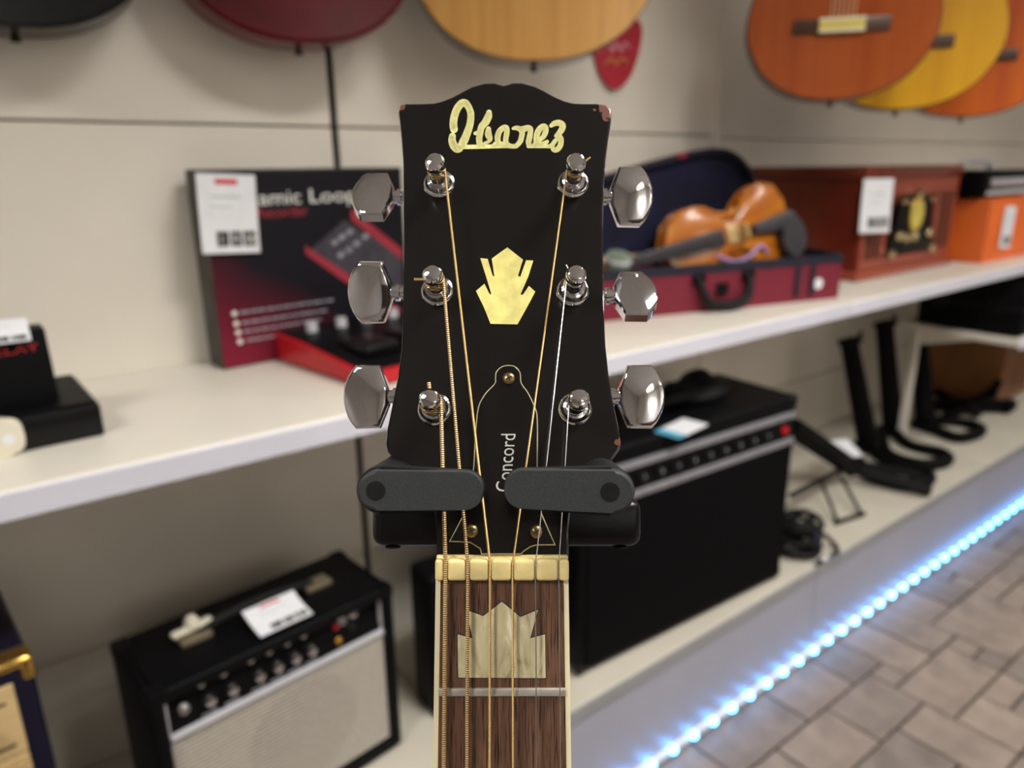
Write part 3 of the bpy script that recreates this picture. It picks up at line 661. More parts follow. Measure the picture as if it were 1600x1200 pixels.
for (c1, c2, r1, r2, rb, cap) in (((588.5, 767), (725, 767.5), 31, 29.5, 38.5, (587, 767)), ((959, 769), (818, 765), 33, 30, 39, (953, 769))):
    Df, Db = 0.2140, 0.2235
    g1, g2 = G(*c1, Df), G(*c2, Df); k_ = Df / F
    bm = NB(); prism(bm, capsule((g1.x, g1.z), r1 * k_, (g2.x, g2.z), r2 * k_, 18)[::-1], Df - D0, Db - D0 - 0.003, 0.0009, 3); ar = fin('yoke_arm', bm, 'rubber', st, S2); ar['label'] = 'grey black rubber yoke arm'
    bm = NB(); prism(bm, capsule((g1.x, g1.z - 0.0006), rb * k_, (g2.x, g2.z - 0.0006), r2 * k_ * 1.04, 18)[::-1], Df - D0 + 0.0045, Db - D0 + 0.002, 0.002, 3, both=True); fin('arm_skirt', bm, 'rubber_dark', ar)
    p = G(*cap, Df); bm = NB(); lathe(bm, [(0.0029, -0.001), (0.0029, 0.00008), (0.0, 0.0001)], 24, T(p.x, Df - D0, p.z) @ Rx(PI / 2)); fin('pivot_cap', bm, 'rubber_dark', ar)
    bm = NB(); tube(bm, [(g1.x, Db - D0 - 0.001, g1.z - 0.0006), (g1.x, Db - D0 + 0.012, g1.z - 0.0006), (g1.x, 0.036, g1.z - 0.0006)], [rb * k_ * 0.97, rb * k_ * 1.0, rb * k_ * 1.0], 28); fin('arm_shaft', bm, 'rubber_dark', ar)
yh = G(791, 820, 0.30); top = S2 @ yh
bm = NB(); tube(bm, [(top.x, top.y + 0.004, 0.35), (top.x, top.y + 0.004, top.z - 0.004)], 0.0125, 16); fin('pole', bm, 'plastic_black', st)
bm = NB(); tube(bm, [(top.x, top.y + 0.004, 0.30), (top.x, top.y + 0.004, 0.52)], 0.0165, 16); lathe(bm, [(0.026, 0.28), (0.028, 0.30), (0.026, 0.33)], 20, T(top.x, top.y + 0.004, 0)); fin('lower_pole', bm, 'plastic_black', st)
for a in (-PI / 2 - 1.0, -PI / 2 + 1.0, PI / 2):
    L2 = 0.30 if a < 0 else 0.18
    bm = NB(); tube(bm, [(top.x + 0.02 * math.cos(a), top.y + 0.004 + 0.02 * math.sin(a), 0.30), (top.x + L2 * math.cos(a), top.y + L2 * math.sin(a), 0.016)], 0.010, 12); lg = fin('leg', bm, 'plastic_black', st)
    bm = NB(); lathe(bm, [(0.017, 0.001), (0.018, 0.012), (0.012, 0.03)], 14, T(top.x + L2 * math.cos(a), top.y + L2 * math.sin(a), 0)); fin('rubber_foot', bm, 'rubber_dark', lg)

# ------------------------------------------------------------------ price tags
def tag_card(parent, w_, h_, M, bend=0.0, digits=('1', '9', '00'), name='price_tag', red=True):
    """white hang tag with a red heading and black digit boxes; local: x right, z up, front -y, hung from the top edge"""
    root = parent
    bm = NB(); N = 8; fr = []; bk = []
    for i in range(N + 1):
        z = -h_ * i / N; y = -bend * (i / N) ** 2
        fr.append([bm.verts.new(M @ Vector((x, y, z))) for x in (-w_ / 2, w_ / 2)]); bk.append([bm.verts.new(M @ Vector((x, y + 0.0007, z))) for x in (-w_ / 2, w_ / 2)])
    for i in range(N):
        bm.faces.new((fr[i][0], fr[i][1], fr[i + 1][1], fr[i + 1][0])); bm.faces.new((bk[i][0], bk[i + 1][0], bk[i + 1][1], bk[i][1]))
        for s in (0, 1): bm.faces.new((fr[i][s], fr[i + 1][s], bk[i + 1][s], bk[i][s]))
    bm.faces.new((fr[0][0], fr[0][1], bk[0][1], bk[0][0])); bm.faces.new((fr[N][0], bk[N][0], bk[N][1], fr[N][1]))
    o = fin(name, bm, 'card_white', root)
    def yb(z): return -bend * (z / h_) ** 2 - 0.0004
    def strip(nm, m, xa, xb, za, zb):
        b2 = NB(); NN = 4
        for i in range(NN):
            z0, z1 = za + (zb - za) * i / NN, za + (zb - za) * (i + 1) / NN
            b2.faces.new([b2.verts.new(M @ Vector(q)) for q in ((xa, yb(z0), -z0), (xb, yb(z0), -z0), (xb, yb(z1), -z1), (xa, yb(z1), -z1))])
        return fin(nm, b2, m, o)
    if red: strip('heading', 'red_print', -w_ * 0.2, w_ * 0.18, h_ * 0.06, h_ * 0.13)
    strip('text_line', 'grey_print', -w_ * 0.28, w_ * 0.22, h_ * 0.27, h_ * 0.30); strip('text_line', 'grey_print', -w_ * 0.3, w_ * 0.05, h_ * 0.40, h_ * 0.42)
    xs = [(-0.24, -0.04), (0.0, 0.18), (0.22, 0.44)]
    for (xa, xb), d in zip(xs, digits):
        strip('digit_box', 'black_print', w_ * xa, w_ * xb, h_ * 0.72, h_ * 0.91)
        zc = h_ * 0.88
        text('digit', d, h_ * 0.17, 'white_print', o, M @ T(w_ * (xa + 0.03), yb(zc) - 0.0006 - bend * 0.02, -zc), ext=0.0001, sx=0.8)
    return o

# ------------------------------------------------------------------ looper carton
cx0 = on_z(354, 578, ZU); wd = 0.345
t = thing('looper_carton', 'black and wine red cardboard carton of a looper pedal standing on the shelf', 'carton', (cx0.x - 0.006 + wd / 2, cx0.y + 0.0125, ZU), math.radians(4.5))
ch = 0.296; cdp = 0.054
bm = NB(); box(bm, (-wd / 2, 0.0006, 0), (wd / 2, cdp, ch), 0.0035, 2); fin('carton_body', bm, 'carton_side', t)
bm = NB(); box(bm, (0, -0.0004, 0), (wd - 0.006, 0.0010, ch - 0.006), 0.0003, 1); front = fin('front_print', bm, 'carton_print', t, T(-wd / 2 + 0.003, 0, 0.003))
cm = t.matrix_world
def CL(px, py): p = on_y(px, py, cx0.y); return (p.x - (cx0.x - 0.006), p.z - ZU)     # carton-front coords from its left bottom corner
a = CL(472, 325); text('title_print', 'Dynamic', 0.031, 'white_print', t, T(-wd / 2 + CL(476, 322)[0], -0.0006, CL(400, 321)[1]), ext=0.0001, sx=1.22, align='RIGHT'); text('title_print', 'Looper', 0.031, 'white_print', t, T(-wd / 2 + CL(487, 322)[0], -0.0006, CL(400, 321)[1]), ext=0.0001, sx=1.35)
text('subtitle_print', 'Recorder', 0.022, 'print_red', t, T(-wd / 2 + CL(402, 341)[0], -0.0006, CL(402, 341)[1]), ext=0.0001, sx=1.0)
for i, (ya, xe) in enumerate([(490, 525), (506, 515), (520, 505), (534, 440)]):
    bx_, bz_ = CL(366 + i * 3, ya); ex_ = CL(xe, ya - 30)[0]
    bm = NB(); prism(bm, circle(-wd / 2 + bx_, bz_, 0.0042, 14)[::-1], -0.0007, -0.0003); fin('bullet_print', bm, 'white_print', t)
    bm = NB(); x = bx_ + 0.009
    while x < ex_:
        l = random.uniform(0.006, 0.016); box(bm, (-wd / 2 + x, -0.0007, bz_ - 0.0018), (-wd / 2 + min(x + l, ex_), -0.0003, bz_ + 0.0018)); x += l + 0.0025
    fin('small_print_line', bm, 'print_grey', t, smooth=False)
# printed picture of the pedal
def poly(pts, m, dy, nm):
    bm = NB(); prism(bm, [(-wd / 2 + CL(*p)[0], CL(*p)[1]) for p in pts][::-1], dy, dy + 0.0002); return fin(nm, bm, m, t, smooth=False)
poly([(482, 398), (545, 345), (640, 400), (640, 470)], 'print_slate', -0.0006, 'pedal_print')
poly([(482, 398), (560, 452), (640, 508), (640, 488), (560, 436), (480, 384)], 'print_red', -0.0009, 'pedal_edge_print')
poly([(556, 326), (640, 392), (640, 408), (556, 344)], 'print_red', -0.0009, 'pedal_edge_print')
for (x, y) in [(522, 380), (534, 372), (546, 364), (532, 400), (545, 392), (558, 382), (572, 371)]:
    poly([(x, y), (x + 8, y - 6), (x + 14, y - 1), (x + 6, y + 5)], 'print_grey', -0.0011, 'pedal_knob_print')
# its price tag
hang = CL(347, 272); w_tag = CL(412, 388)[0] - CL(316, 388)[0]; h_tag = CL(347, 270)[1] - CL(350, 394)[1]
tg = thing('price_tag', 'white price tag hanging on the black looper carton', 'price tag', (cx0.x - 0.006 + CL(352, 272)[0], cx0.y - 0.003, ZU + hang[1]), math.radians(4.5))
tag_card(tg, w_tag * 0.96, h_tag, T(0, 0, 0) @ Ry(math.radians(3.0)), 0.004, name='tag_card')

# red looper unit in front
A = on_z(430, 563, ZU); B2 = on_z(575, 612, ZU)
rzu = math.atan2(B2.y - A.y, B2.x - A.x) + PI / 2
t = thing('floor_pedal', 'red sided black floor pedal with silver knobs in front of the looper carton', 'effects pedal', (A.x, A.y - 0.006, ZU), rzu)
dl = 0.245
prof = [(-dl, 0.004), (0, 0.004), (0, 0.046), (-dl * 0.35, 0.042), (-dl, 0.024)]
def slab(pts, xa, xb, bev): 
    bm = NB(); prism(bm, pts, xa, xb, bev, 2, M=Matrix(((0, 1, 0, 0), (1, 0, 0, 0), (0, 0, 1, 0), (0, 0, 0, 1))), both=True); return bm
fin('pedal_shell', slab(prof, 0, 0.30, 0.003), 'red_plastic', t)
topm = [(-dl * 0.985, 0.0245), (-dl * 0.35, 0.0425), (-0.004, 0.0462), (-0.004, 0.0482), (-dl * 0.35, 0.0445), (-dl * 0.985, 0.0265)]
fin('top_plate', slab(topm, 0.006, 0.294, 0.0005), 'panel_black', t)
for i in range(5):
    bm = NB(); lathe(bm, [(0.0095, 0.047), (0.009, 0.058), (0.0085, 0.062), (0, 0.0625)], 16, T(0.045 + i * 0.052, -0.04 - (i % 2) * 0.004, 0)); fin('knob', bm, 'trim_silver', t)
for i in range(3):
    bm = NB(); box(bm, (0.035 + i * 0.085, -0.20, 0.03), (0.10 + i * 0.085, -0.12, 0.049), 0.006, 3); fin('footswitch', bm, 'plastic_black', t)
for (x, y) in ((0.02, -0.02), (0.28, -0.02), (0.02, -dl + 0.02), (0.28, -dl + 0.02)):
    bm = NB(); lathe(bm, [(0.008, 0), (0.008, 0.005)], 10, T(x, y, 0)); fin('rubber_foot', bm, 'rubber_dark', t)

# ------------------------------------------------------------------ black unit at the shelf's left
t = thing('pedal_case', 'flat black case on the shelf under the upright black delay unit', 'case', (0.104, 0.924, ZU), math.radians(2))
bm = NB(); box(bm, (-0.32, 0, 0), (0, 0.155, 0.040), 0.004, 2); fin('case_body', bm, 'plastic_black', t)
bm = NB(); box(bm, (-0.316, 0.002, 0.0402), (-0.004, 0.151, 0.043), 0.001, 1); fin('case_lid', bm, 'tolex', t)
bm = NB(); box(bm, (-0.05, 0.045, 0.0432), (-0.035, 0.055, 0.046), 0.001, 1); fin('latch', bm, 'latch_and_shaded_lip', t)
t = thing('delay_unit', 'upright black unit with red lettering on the flat black case', 'effects unit', (0.068, 0.952, ZU + 0.0435), math.radians(1))
bm = NB(); prism(bm, [(0, 0), (0, 0.012), (0.014, 0.083), (0.045, 0.083), (0.065, 0)], -0.26, 0, 0.003, 2, M=Matrix(((0, 1, 0, 0), (1, 0, 0, 0), (0, 0, 1, 0), (0, 0, 0, 1))), both=True); fin('unit_body', bm, 'tolex', t)
text('lettering', 'DELAY', 0.0125, 'red_plastic', t, T(-0.066, 0.0091, 0.0585) @ Rx(math.radians(-11)), ext=0.0004, sx=1.5)
tp_ = on_y(2, 500, 0.962)
tg = thing('price_tag', 'white price tag curling over the top of the black delay unit', 'price tag', (tp_.x - 0.008, 0.962, tp_.z))
tag_card(tg, 0.062, 0.026, Rx(math.radians(-14)), 0.006, name='tag_card', red=False)
q = on_z(12, 712, ZU)
tg = thing('oval_tag', 'cream oval plastic tag standing at the front of the flat black case', 'tag', (q.x - 0.008, q.y - 0.008, ZU))
bm = NB(); prism(bm, [(0.027 * math.copysign(abs(math.cos(a)) ** 0.6, math.cos(a)), 0.022 + 0.0215 * math.copysign(abs(math.sin(a)) ** 0.6, math.sin(a))) for a in [2 * PI * k / 28 for k in range(28)]], 0, 0.010, 0.003, 3, both=True); fin('tag_body', bm, 'cream_plastic', tg)
bm = NB(); prism(bm, circle(0.012, 0.02, 0.006, 16), -0.0006, 0.0002); fin('tag_dot', bm, 'card_white', tg)

# ------------------------------------------------------------------ violin case with violin
P1 = on_z(951, 502, ZU); P2 = on_z(1316, 465, ZU)
yaw = math.atan2(P2.y - P1.y, P2.x - P1.x)
VC = thing('violin_case', 'open maroon violin case with navy plush lining on the shelf', 'violin case', (P2.x, P2.y, ZU), yaw)
CLn, CW, CH = 0.70, 0.24, 0.098
def cl_(x, y):      # world floor-plan point -> case coords
    d = Vector((x - P2.x, y - P2.y)); return (d.x * math.cos(yaw) + d.y * math.sin(yaw), -d.x * math.sin(yaw) + d.y * math.cos(yaw))
HR, HLf = (1.625, 1.095), (0.93, 1.155)          # hinge line at the back, right and left ends
plan = [cl_(P2.x - 0.012, P2.y + 0.004), cl_(P2.x + 0.012, P2.y + 0.03), cl_(1.645, 0.97), cl_(1.645, 1.06), cl_(1.625, 1.095), cl_(0.94, 1.158), cl_(0.905, 1.14), cl_(0.895, 1.08), (-CLn + 0.02, 0.006), (-CLn + 0.05, 0.0)]
def ringwall(outer, inner, z0, z1):
    bm = NB(); n = len(outer)
    A_ = [[bm.verts.new((p[0], p[1], z)) for p in pl] for pl, z in ((outer, z0), (outer, z1), (inner, z1), (inner, z0))]
    for a, b in zip(A_, A_[1:] + A_[:1]):
        for i in range(n): bm.faces.new((a[i], a[(i + 1) % n], b[(i + 1) % n], b[i]))
    return bm
inner = shrink(plan, 0.008)
fin('case_wall', ringwall(plan, inner, 0.0, CH - 0.018), 'maroon_cloth', VC)
fin('rim_band', ringwall(shrink(plan, -0.002), inner, CH - 0.018, CH), 'navy_trim', VC)
bm = NB(); bm.faces.new([bm.verts.new((p[0], p[1], 0.010)) for p in inner]); fin('lining', bm, 'navy_plush', VC)
bm = NB(); box(bm, (-0.085, 0.03, 0.012), (-0.012, 0.19, CH - 0.02), 0.016, 3); fin('cushion', bm, 'navy_plush', VC)
# lid, hinged at the back and standing open
lyaw = math.atan2(HR[1] - HLf[1], HR[0] - HLf[0])
lo = [(-0.70, 0.0), (0.015, 0.0)] + spline([(0.012, 0.05), (-0.015, 0.125), (-0.055, 0.19), (-0.11, 0.226), (-0.175, 0.236), (-0.25, 0.228), (-0.40, 0.20), (-0.56, 0.165), (-0.66, 0.13), (-0.70, 0.07)], 5)
LM = VC.matrix_world.inverted() if False else (T(P2.x, P2.y, ZU) @ Rz(yaw)).inverted() @ T(HR[0], HR[1] + 0.003, ZU + CH - 0.004) @ Rz(lyaw) @ Rx(math.radians(-3))
bm = NB(); prism(bm, lo, 0.030, 0.036, 0.003, 2); lid = fin('lid', bm, 'maroon_cloth', VC, LM)
bm = NB(); li = shrink(lo, 0.010); n = len(lo)
A_ = [[bm.verts.new((p[0], y, p[1])) for p in pl] for pl, y in ((lo, 0.0), (lo, 0.030), (li, 0.030), (li, 0.0))]
for a, b in zip(A_, A_[1:] + A_[:1]):
    for i in range(n): bm.faces.new((a[i], a[(i + 1) % n], b[(i + 1) % n], b[i]))
fin('lid_wall', bm, 'navy_trim', lid)
bm = NB(); prism(bm, shrink(lo, 0.010), 0.022, 0.030, 0.003, 2); fin('lid_lining', bm, 'navy_plush', lid)
for (x, z) in ((-0.285, 0.222), (-0.44, 0.192)):
    bm = NB(); box(bm, (x - 0.014, -0.003, z - 0.008), (x + 0.014, 0.006, z + 0.003), 0.002, 1, None); fin('lid_tab', bm, 'print_red', lid)
# handle, latches, label on the front
hx = on_y(1127, 450, (P1.y + P2.y) / 2)
def VL(px, py):    # front face of the case
    n_ = Vector((math.sin(yaw), -math.cos(yaw), 0)); d = ray(px, py); tt = (Vector((P2.x, P2.y, ZU)) - CAM).dot(n_) / d.dot(n_); p = CAM + d * tt - Vector((P2.x, P2.y, ZU))
    return (p.x * math.cos(yaw) + p.y * math.sin(yaw), p.z)
ha = VL(1090, 440); hb = VL(1168, 425)
hd = [(ha[0], -0.006, 0.070), (ha[0] + 0.004, -0.016, 0.045), (ha[0] + 0.018, -0.02, 0.022), ((ha[0] + hb[0]) / 2, -0.021, 0.012), (hb[0] - 0.018, -0.02, 0.022), (hb[0] - 0.004, -0.016, 0.045), (hb[0], -0.006, 0.070)]
sp = spline(hd, 6); bm = NB(); tube(bm, sp, [0.006 + 0.005 * math.sin(PI * i / (len(sp) - 1)) for i in range(len(sp))], 12); hdl = fin('handle', bm, 'rubber_dark', VC)
for x in (ha[0], hb[0]):
    bm = NB(); box(bm, (x - 0.016, -0.008, 0.058), (x + 0.016, 0.0, 0.079), 0.003, 2); fin('handle_mount', bm, 'plastic_black', hdl)
lc = VL(1127, 450); bm = NB(); box(bm, (lc[0] - 0.014, -0.006, 0.032), (lc[0] + 0.014, 0, 0.058), 0.002, 2); fin('latch', bm, 'plastic_black', VC)
for px in (1245, 1268):
    lc = VL(px, 440); bm = NB(); box(bm, (lc[0] - 0.007, -0.005, 0.012), (lc[0] + 0.007, 0, 0.078), 0.002, 1); fin('strap', bm, 'navy_trim', VC)
lc = VL(1278, 443); bm = NB(); lathe(bm, [(0.012, 0), (0.012, 0.002), (0, 0.0022)], 20, T(lc[0], 0, lc[1]) @ Rx(PI / 2)); fin('round_sticker', bm, 'card_white', VC)

# violin propped in the case, facing the room
def case_pt(px, py, ly):   # point on the plane parallel to the case front, ly behind it, in case coords
    n_ = Vector((math.sin(yaw), -math.cos(yaw), 0)); d = ray(px, py); base = Vector((P2.x, P2.y, ZU)) - n_ * ly
    tt = (base - CAM).dot(n_) / d.dot(n_); p = CAM + d * tt - Vector((P2.x, P2.y, ZU))
    return Vector((p.x * math.cos(yaw) + p.y * math.sin(yaw), ly, p.z))
VCM = VC.matrix_world
# violin local: x from the neck (-) to the tail (+), z up across, front -y; it stands on its side leaning back
vb = on_y(1163, 362, 1.005)
vN = (Rz(math.radians(-14)) @ Rx(math.radians(-14))) @ Vector((0, -1, 0))
d_ = ray(1000, 406); vq = CAM + d_ * ((vb - CAM).dot(vN) / d_.dot(vN))
vX = (vb - vq).normalized(); vY = -vN; vZ = vX.cross(vY)
VM = Matrix(((vX.x, vY.x, vZ.x, 0), (vX.y, vY.y, vZ.y, 0), (vX.z, vY.z, vZ.z, 0), (0, 0, 0, 1)))
VM = T(*(vb + vX * 0.16 + vY * 0.045)) @ VM
vi = thing('violin', 'orange brown violin lying in the open violin case', 'violin', mw=VM)
vh = [(0.0, 0.0), (-0.003, 0.05), (-0.025, 0.09), (-0.065, 0.102), (-0.105, 0.092), (-0.122, 0.078), (-0.130, 0.074), (-0.128, 0.066), (-0.145, 0.056), (-0.175, 0.053), (-0.205, 0.060), (-0.218, 0.070), (-0.224, 0.069), (-0.228, 0.076), (-0.26, 0.083), (-0.30, 0.078), (-0.335, 0.055), (-0.352, 0.022), (-0.355, 0.0)]
vo = vh + [(x, -z) for x, z in reversed(vh[1:-1])]
bm = NB(); prism(bm, shrink(vo, 0.003), -0.015, 0.015); fin('ribs', bm, 'violin_varnish', vi)
def arched(out, y, arch, nm):
    bm = NB(); rings = []; cx = -0.175
    for s_, hgt in ((1.0, 0.0), (0.985, 0.003), (0.93, 0.0035), (0.82, 0.006), (0.6, 0.011), (0.3, 0.014), (0.02, 0.015)):
        rings.append([bm.verts.new((cx + (x - cx) * s_, y - math.copysign(hgt, arch), z * s_)) for x, z in out])
    nn = len(out)
    for a, b in zip(rings, rings[1:]):
        for i in range(nn): bm.faces.new((a[i], a[(i + 1) % nn], b[(i + 1) % nn], b[i]))
    bm.faces.new(rings[-1]); bm.faces.new(list(reversed(rings[0]))); return fin(nm, bm, 'violin_varnish', vi)
arched(vo, -0.015, 1, 'top_plate'); arched(vo, 0.015, -1, 'back_plate')
bm = NB(); prism(bm, [(-0.215, -0.019), (-0.215, 0.019), (-0.50, 0.011), (-0.50, -0.011)], -0.046, -0.040, 0.002, 2); fin('fingerboard', bm, 'ebony', vi)
bm = NB(); box(bm, (-0.50, -0.040, -0.011), (-0.34, -0.010, 0.011), 0.006, 3); fin('neck', bm, 'violin_varnish', vi)
bm = NB(); lathe(bm, [(0.004, -0.016), (0.014, -0.012), (0.016, 0), (0.014, 0.012), (0.004, 0.016)], 16, T(-0.585, -0.02, 0)); box(bm, (-0.585, -0.034, -0.011), (-0.49, -0.012, 0.011), 0.004, 2); fin('scroll', bm, 'violin_varnish', vi)
bm = NB(); prism(bm, [(-0.022, 0), (0.022, 0), (0.022, 0.012), (0.012, 0.032), (-0.012, 0.032), (-0.022, 0.012)], -0.003, 0.003, 0.001, 1, M=T(-0.160, -0.027, 0) @ Matrix(((0, 1, 0, 0), (0, 0, -1, 0), (1, 0, 0, 0), (0, 0, 0, 1)))); fin('bridge', bm, 'maple_bridge', vi)
bm = NB(); box(bm, (-0.195, -0.034, -0.020), (-0.165, -0.0275, 0.022), 0.004, 2); fin('mute_block', bm, 'maple_bridge', vi)
bm = NB(); prism(bm, [(-0.13, -0.011), (-0.13, 0.011), (-0.02, 0.022), (-0.004, 0.012), (-0.004, -0.012), (-0.02, -0.022)], -0.047, -0.037, 0.003, 2); fin('tailpiece', bm, 'ebony', vi)
bm = NB(); prism(bm, spline([(0.006, -0.065), (0.008, -0.01), (-0.03, 0.008), (-0.058, -0.03), (-0.052, -0.078), (-0.02, -0.085)], 5, True), -0.050, -0.030, 0.006, 3); fin('chin_rest', bm, 'ebony', vi)
for s in (-1, 1):
    bm = NB(); tube(bm, spline([(-0.20, -0.0265, s * 0.034), (-0.185, -0.027, s * 0.040), (-0.165, -0.0275, s * 0.035), (-0.15, -0.0275, s * 0.042), (-0.135, -0.0265, s * 0.048)], 4), 0.0018, 6); fin('sound_hole', bm, 'dark_gap', vi)
for z in (-0.006, -0.002, 0.002, 0.006):
    bm = NB(); tube(bm, [(-0.50, -0.048, z * 0.8), (-0.16, -0.060, z * 1.4), (-0.12, -0.049, z)], 0.0005, 5); fin('string', bm, 'plain_wire', vi)
bm = NB(); tube(bm, spline([(-0.235, -0.028, -0.035), (-0.215, -0.034, -0.05), (-0.19, -0.04, -0.06), (-0.15, -0.038, -0.055), (-0.115, -0.034, -0.04), (-0.095, -0.03, -0.06)], 6), 0.0045, 6)
rb = thing('ribbon', 'lilac ribbon lying across the violin top', 'ribbon', mw=VM); fin('ribbon_band', bm, 'lilac_ribbon', rb)
gp = case_pt(962, 400, 0.085)
rs = thing('rosin_box', 'grey green rosin tin in the violin case beside the black headstock', 'tin', mw=T(P2.x, P2.y, ZU) @ Rz(yaw) @ T(gp.x, 0.085, 0.084))
bm = NB(); lathe(bm, [(0.026, 0), (0.028, 0.004), (0.028, 0.03), (0.024, 0.038), (0, 0.04)], 10, Rx(math.radians(20))); fin('tin_body', bm, 'green_rosin', rs)
bm = NB(); lathe(bm, [(0.0285, 0.026), (0.0285, 0.031), (0.027, 0.032)], 10, Rx(math.radians(20))); fin('tin_lid', bm, 'card_white', rs)
bm = NB(); tube(bm, [cl_(0.95, 1.135) + (CH + 0.006,), cl_(1.58, 1.085) + (CH + 0.004,)], 0.0045, 8)
bw_ = thing('violin_bow', 'thin wooden violin bow at the back of the open violin case', 'bow', mw=T(P2.x, P2.y, ZU) @ Rz(yaw)); fin('bow_stick', bm, 'maple_bridge', bw_)
bm = NB(); tube(bm, [cl_(0.96, 1.128) + (CH + 0.001,), cl_(1.56, 1.079) + (CH - 0.001,)], 0.003, 6); fin('bow_hair', bm, 'binding', bw_)

# ------------------------------------------------------------------ record player
rx0, rx1, ry = 1.82, 2.36, 0.955
t = thing('record_player', 'mahogany wooden retro record player cabinet with brass dial on the shelf', 'record player', ((rx0 + rx1) / 2, ry, ZU)); hw = (rx1 - rx0) / 2; rd = 0.385
bm = NB(); box(bm, (-hw + 0.012, 0.008, 0.024), (hw - 0.012, rd, 0.252), 0.003, 1); fin('cabinet', bm, 'mahogany', t)
bm = NB(); box(bm, (-hw, -0.008, 0.0), (hw, rd, 0.026), 0.006, 3); fin('base_moulding', bm, 'mahogany_light', t)
bm = NB(); box(bm, (-hw, -0.004, 0.253), (hw, rd, 0.284), 0.006, 3); fin('lid', bm, 'mahogany', t)
bm = NB(); box(bm, (-hw + 0.012, -0.001, 0.21), (hw - 0.012, 0.0075, 0.252), 0.002, 1); fin('front_rail', bm, 'mahogany_light', t)
bm = NB(); box(bm, (-hw + 0.012, -0.001, 0.027), (hw - 0.012, 0.0075, 0.052), 0.002, 1); fin('front_rail', bm, 'mahogany_light', t)
for x in (-hw + 0.012, hw - 0.034, -0.152, 0.13):
    bm = NB(); box(bm, (x, -0.001, 0.052), (x + 0.022, 0.0075, 0.21), 0.002, 1); fin('front_stile', bm, 'mahogany_light', t)
for x0_, x1_ in ((-hw + 0.034, -0.152), (0.152, hw - 0.034)):
    bm = NB(); box(bm, (x0_, 0.002, 0.052), (x1_, 0.0078, 0.21)); g_ = fin('speaker_cloth', bm, 'speaker_brown', t)
    for q in range(1, 4):
        xx = x0_ + (x1_ - x0_) * q / 4; bm = NB(); box(bm, (xx - 0.003, -0.001, 0.053), (xx + 0.003, 0.0019, 0.209)); fin('speaker_slat', bm, 'mahogany', g_)
bm = NB(); prism(bm, [(-0.13, 0.056), (0.13, 0.056), (0.125, 0.10), (0.10, 0.115), (0.10, 0.18), (0.06, 0.205), (-0.06, 0.205), (-0.10, 0.18), (-0.10, 0.115), (-0.125, 0.10)], -0.008, 0.0075, 0.004, 2); fin('control_plate', bm, 'panel_black', t)
bm = NB(); prism(bm, [(0.042 * math.cos(a), 0.158 + 0.048 * math.sin(a)) for a in [2 * PI * k / 28 for k in range(28)]], -0.012, -0.008, 0.001, 1); d_ = fin('dial_rim', bm, 'gold', t)
bm = NB(); prism(bm, [(0.034 * math.cos(a), 0.158 + 0.040 * math.sin(a)) for a in [2 * PI * k / 28 for k in range(28)]], -0.0128, -0.012); fin('dial_face', bm, 'dial_yellow', d_)
for x, z, r in ((-0.082, 0.196, 0.011), (0.0, 0.212, 0.012), (0.075, 0.196, 0.010), (-0.085, 0.105, 0.014), (-0.045, 0.098, 0.013), (0.0, 0.100, 0.015), (0.085, 0.105, 0.014), (-0.115, 0.062, 0.012), (0.115, 0.062, 0.012)):
    bm = NB(); lathe(bm, [(r, 0), (r, 0.006), (r * 0.75, 0.012), (0, 0.014)], 16, T(x, -0.008, z) @ Rx(PI / 2)); fin('brass_knob', bm, 'pale_brass', t)
bm = NB(); box(bm, (-0.07, -0.011, 0.06), (0.07, -0.008, 0.082), 0.002, 1); fin('cassette_slot', bm, 'rubber_dark', t)
p = on_y(1371, 279, ry - 0.015)
tg = thing('price_tag', 'white price tag hanging at the front corner of the mahogany record player', 'price tag', (p.x, ry - 0.02, p.z))
tag_card(tg, 0.085, 0.130, Rz(math.radians(-25)), 0.006, name='tag_card', red=False)

# orange carton, black amp head on it
p0 = on_z(1533, 412, ZU)
t = thing('orange_carton', 'bright orange cardboard carton at the far end of the shelf', 'carton', (p0.x, p0.y, ZU))
bm = NB(); box(bm, (0, 0, 0), (0.36, 0.30, 0.186), 0.004, 2); fin('carton_body', bm, 'orange_card', t)
for z in (0.05, 0.075, 0.10, 0.125):
    bm = NB(); box(bm, (-0.0006, 0.12, z), (0.0002, 0.24, z + 0.006)); fin('print_line', bm, 'orange_line', t)
bm = NB(); box(bm, (0.001, -0.0006, 0.001), (0.004, 0.0003, 0.184)); fin('edge_crease', bm, 'orange_line', t)
p = on_y(1581, 322, p0.y - 0.004)
tg = thing('price_tag', 'white price tag on the bright orange carton', 'price tag', (p.x, p0.y - 0.004, p.z))
tag_card(tg, 0.085, 0.125, Ry(math.radians(4)), 0.003, name='tag_card', red=False)
t = thing('amplifier_head', 'small black amplifier head with silver handle on the orange carton', 'amplifier', (p0.x + 0.0, p0.y + 0.02, ZU + 0.1865))
bm = NB(); box(bm, (-0.02, 0, 0.004), (0.33, 0.2, 0.080), 0.006, 2); fin('head_body', bm, 'tolex', t)
bm = NB(); box(bm, (-0.005, -0.003, 0.014), (0.315, 0.001, 0.062), 0.001, 1); fin('control_panel', bm, 'panel_black', t)
bm = NB(); box(bm, (0.0, -0.004, 0.010), (0.31, -0.001, 0.022), 0.001, 1); fin('panel_trim', bm, 'trim_silver', t)
for i in range(6):
    bm = NB(); lathe(bm, [(0.013, 0), (0.012, 0.010), (0, 0.011)], 14, T(0.03 + i * 0.05, -0.003, 0.045) @ Rx(PI / 2)); fin('knob', bm, 'trim_silver', t)
for x in (0.0, 0.31):
    for y in (0.03, 0.17):
        bm = NB(); lathe(bm, [(0.01, 0), (0.01, 0.005)], 10, T(x, y, 0)); fin('rubber_foot', bm, 'rubber_dark', t)
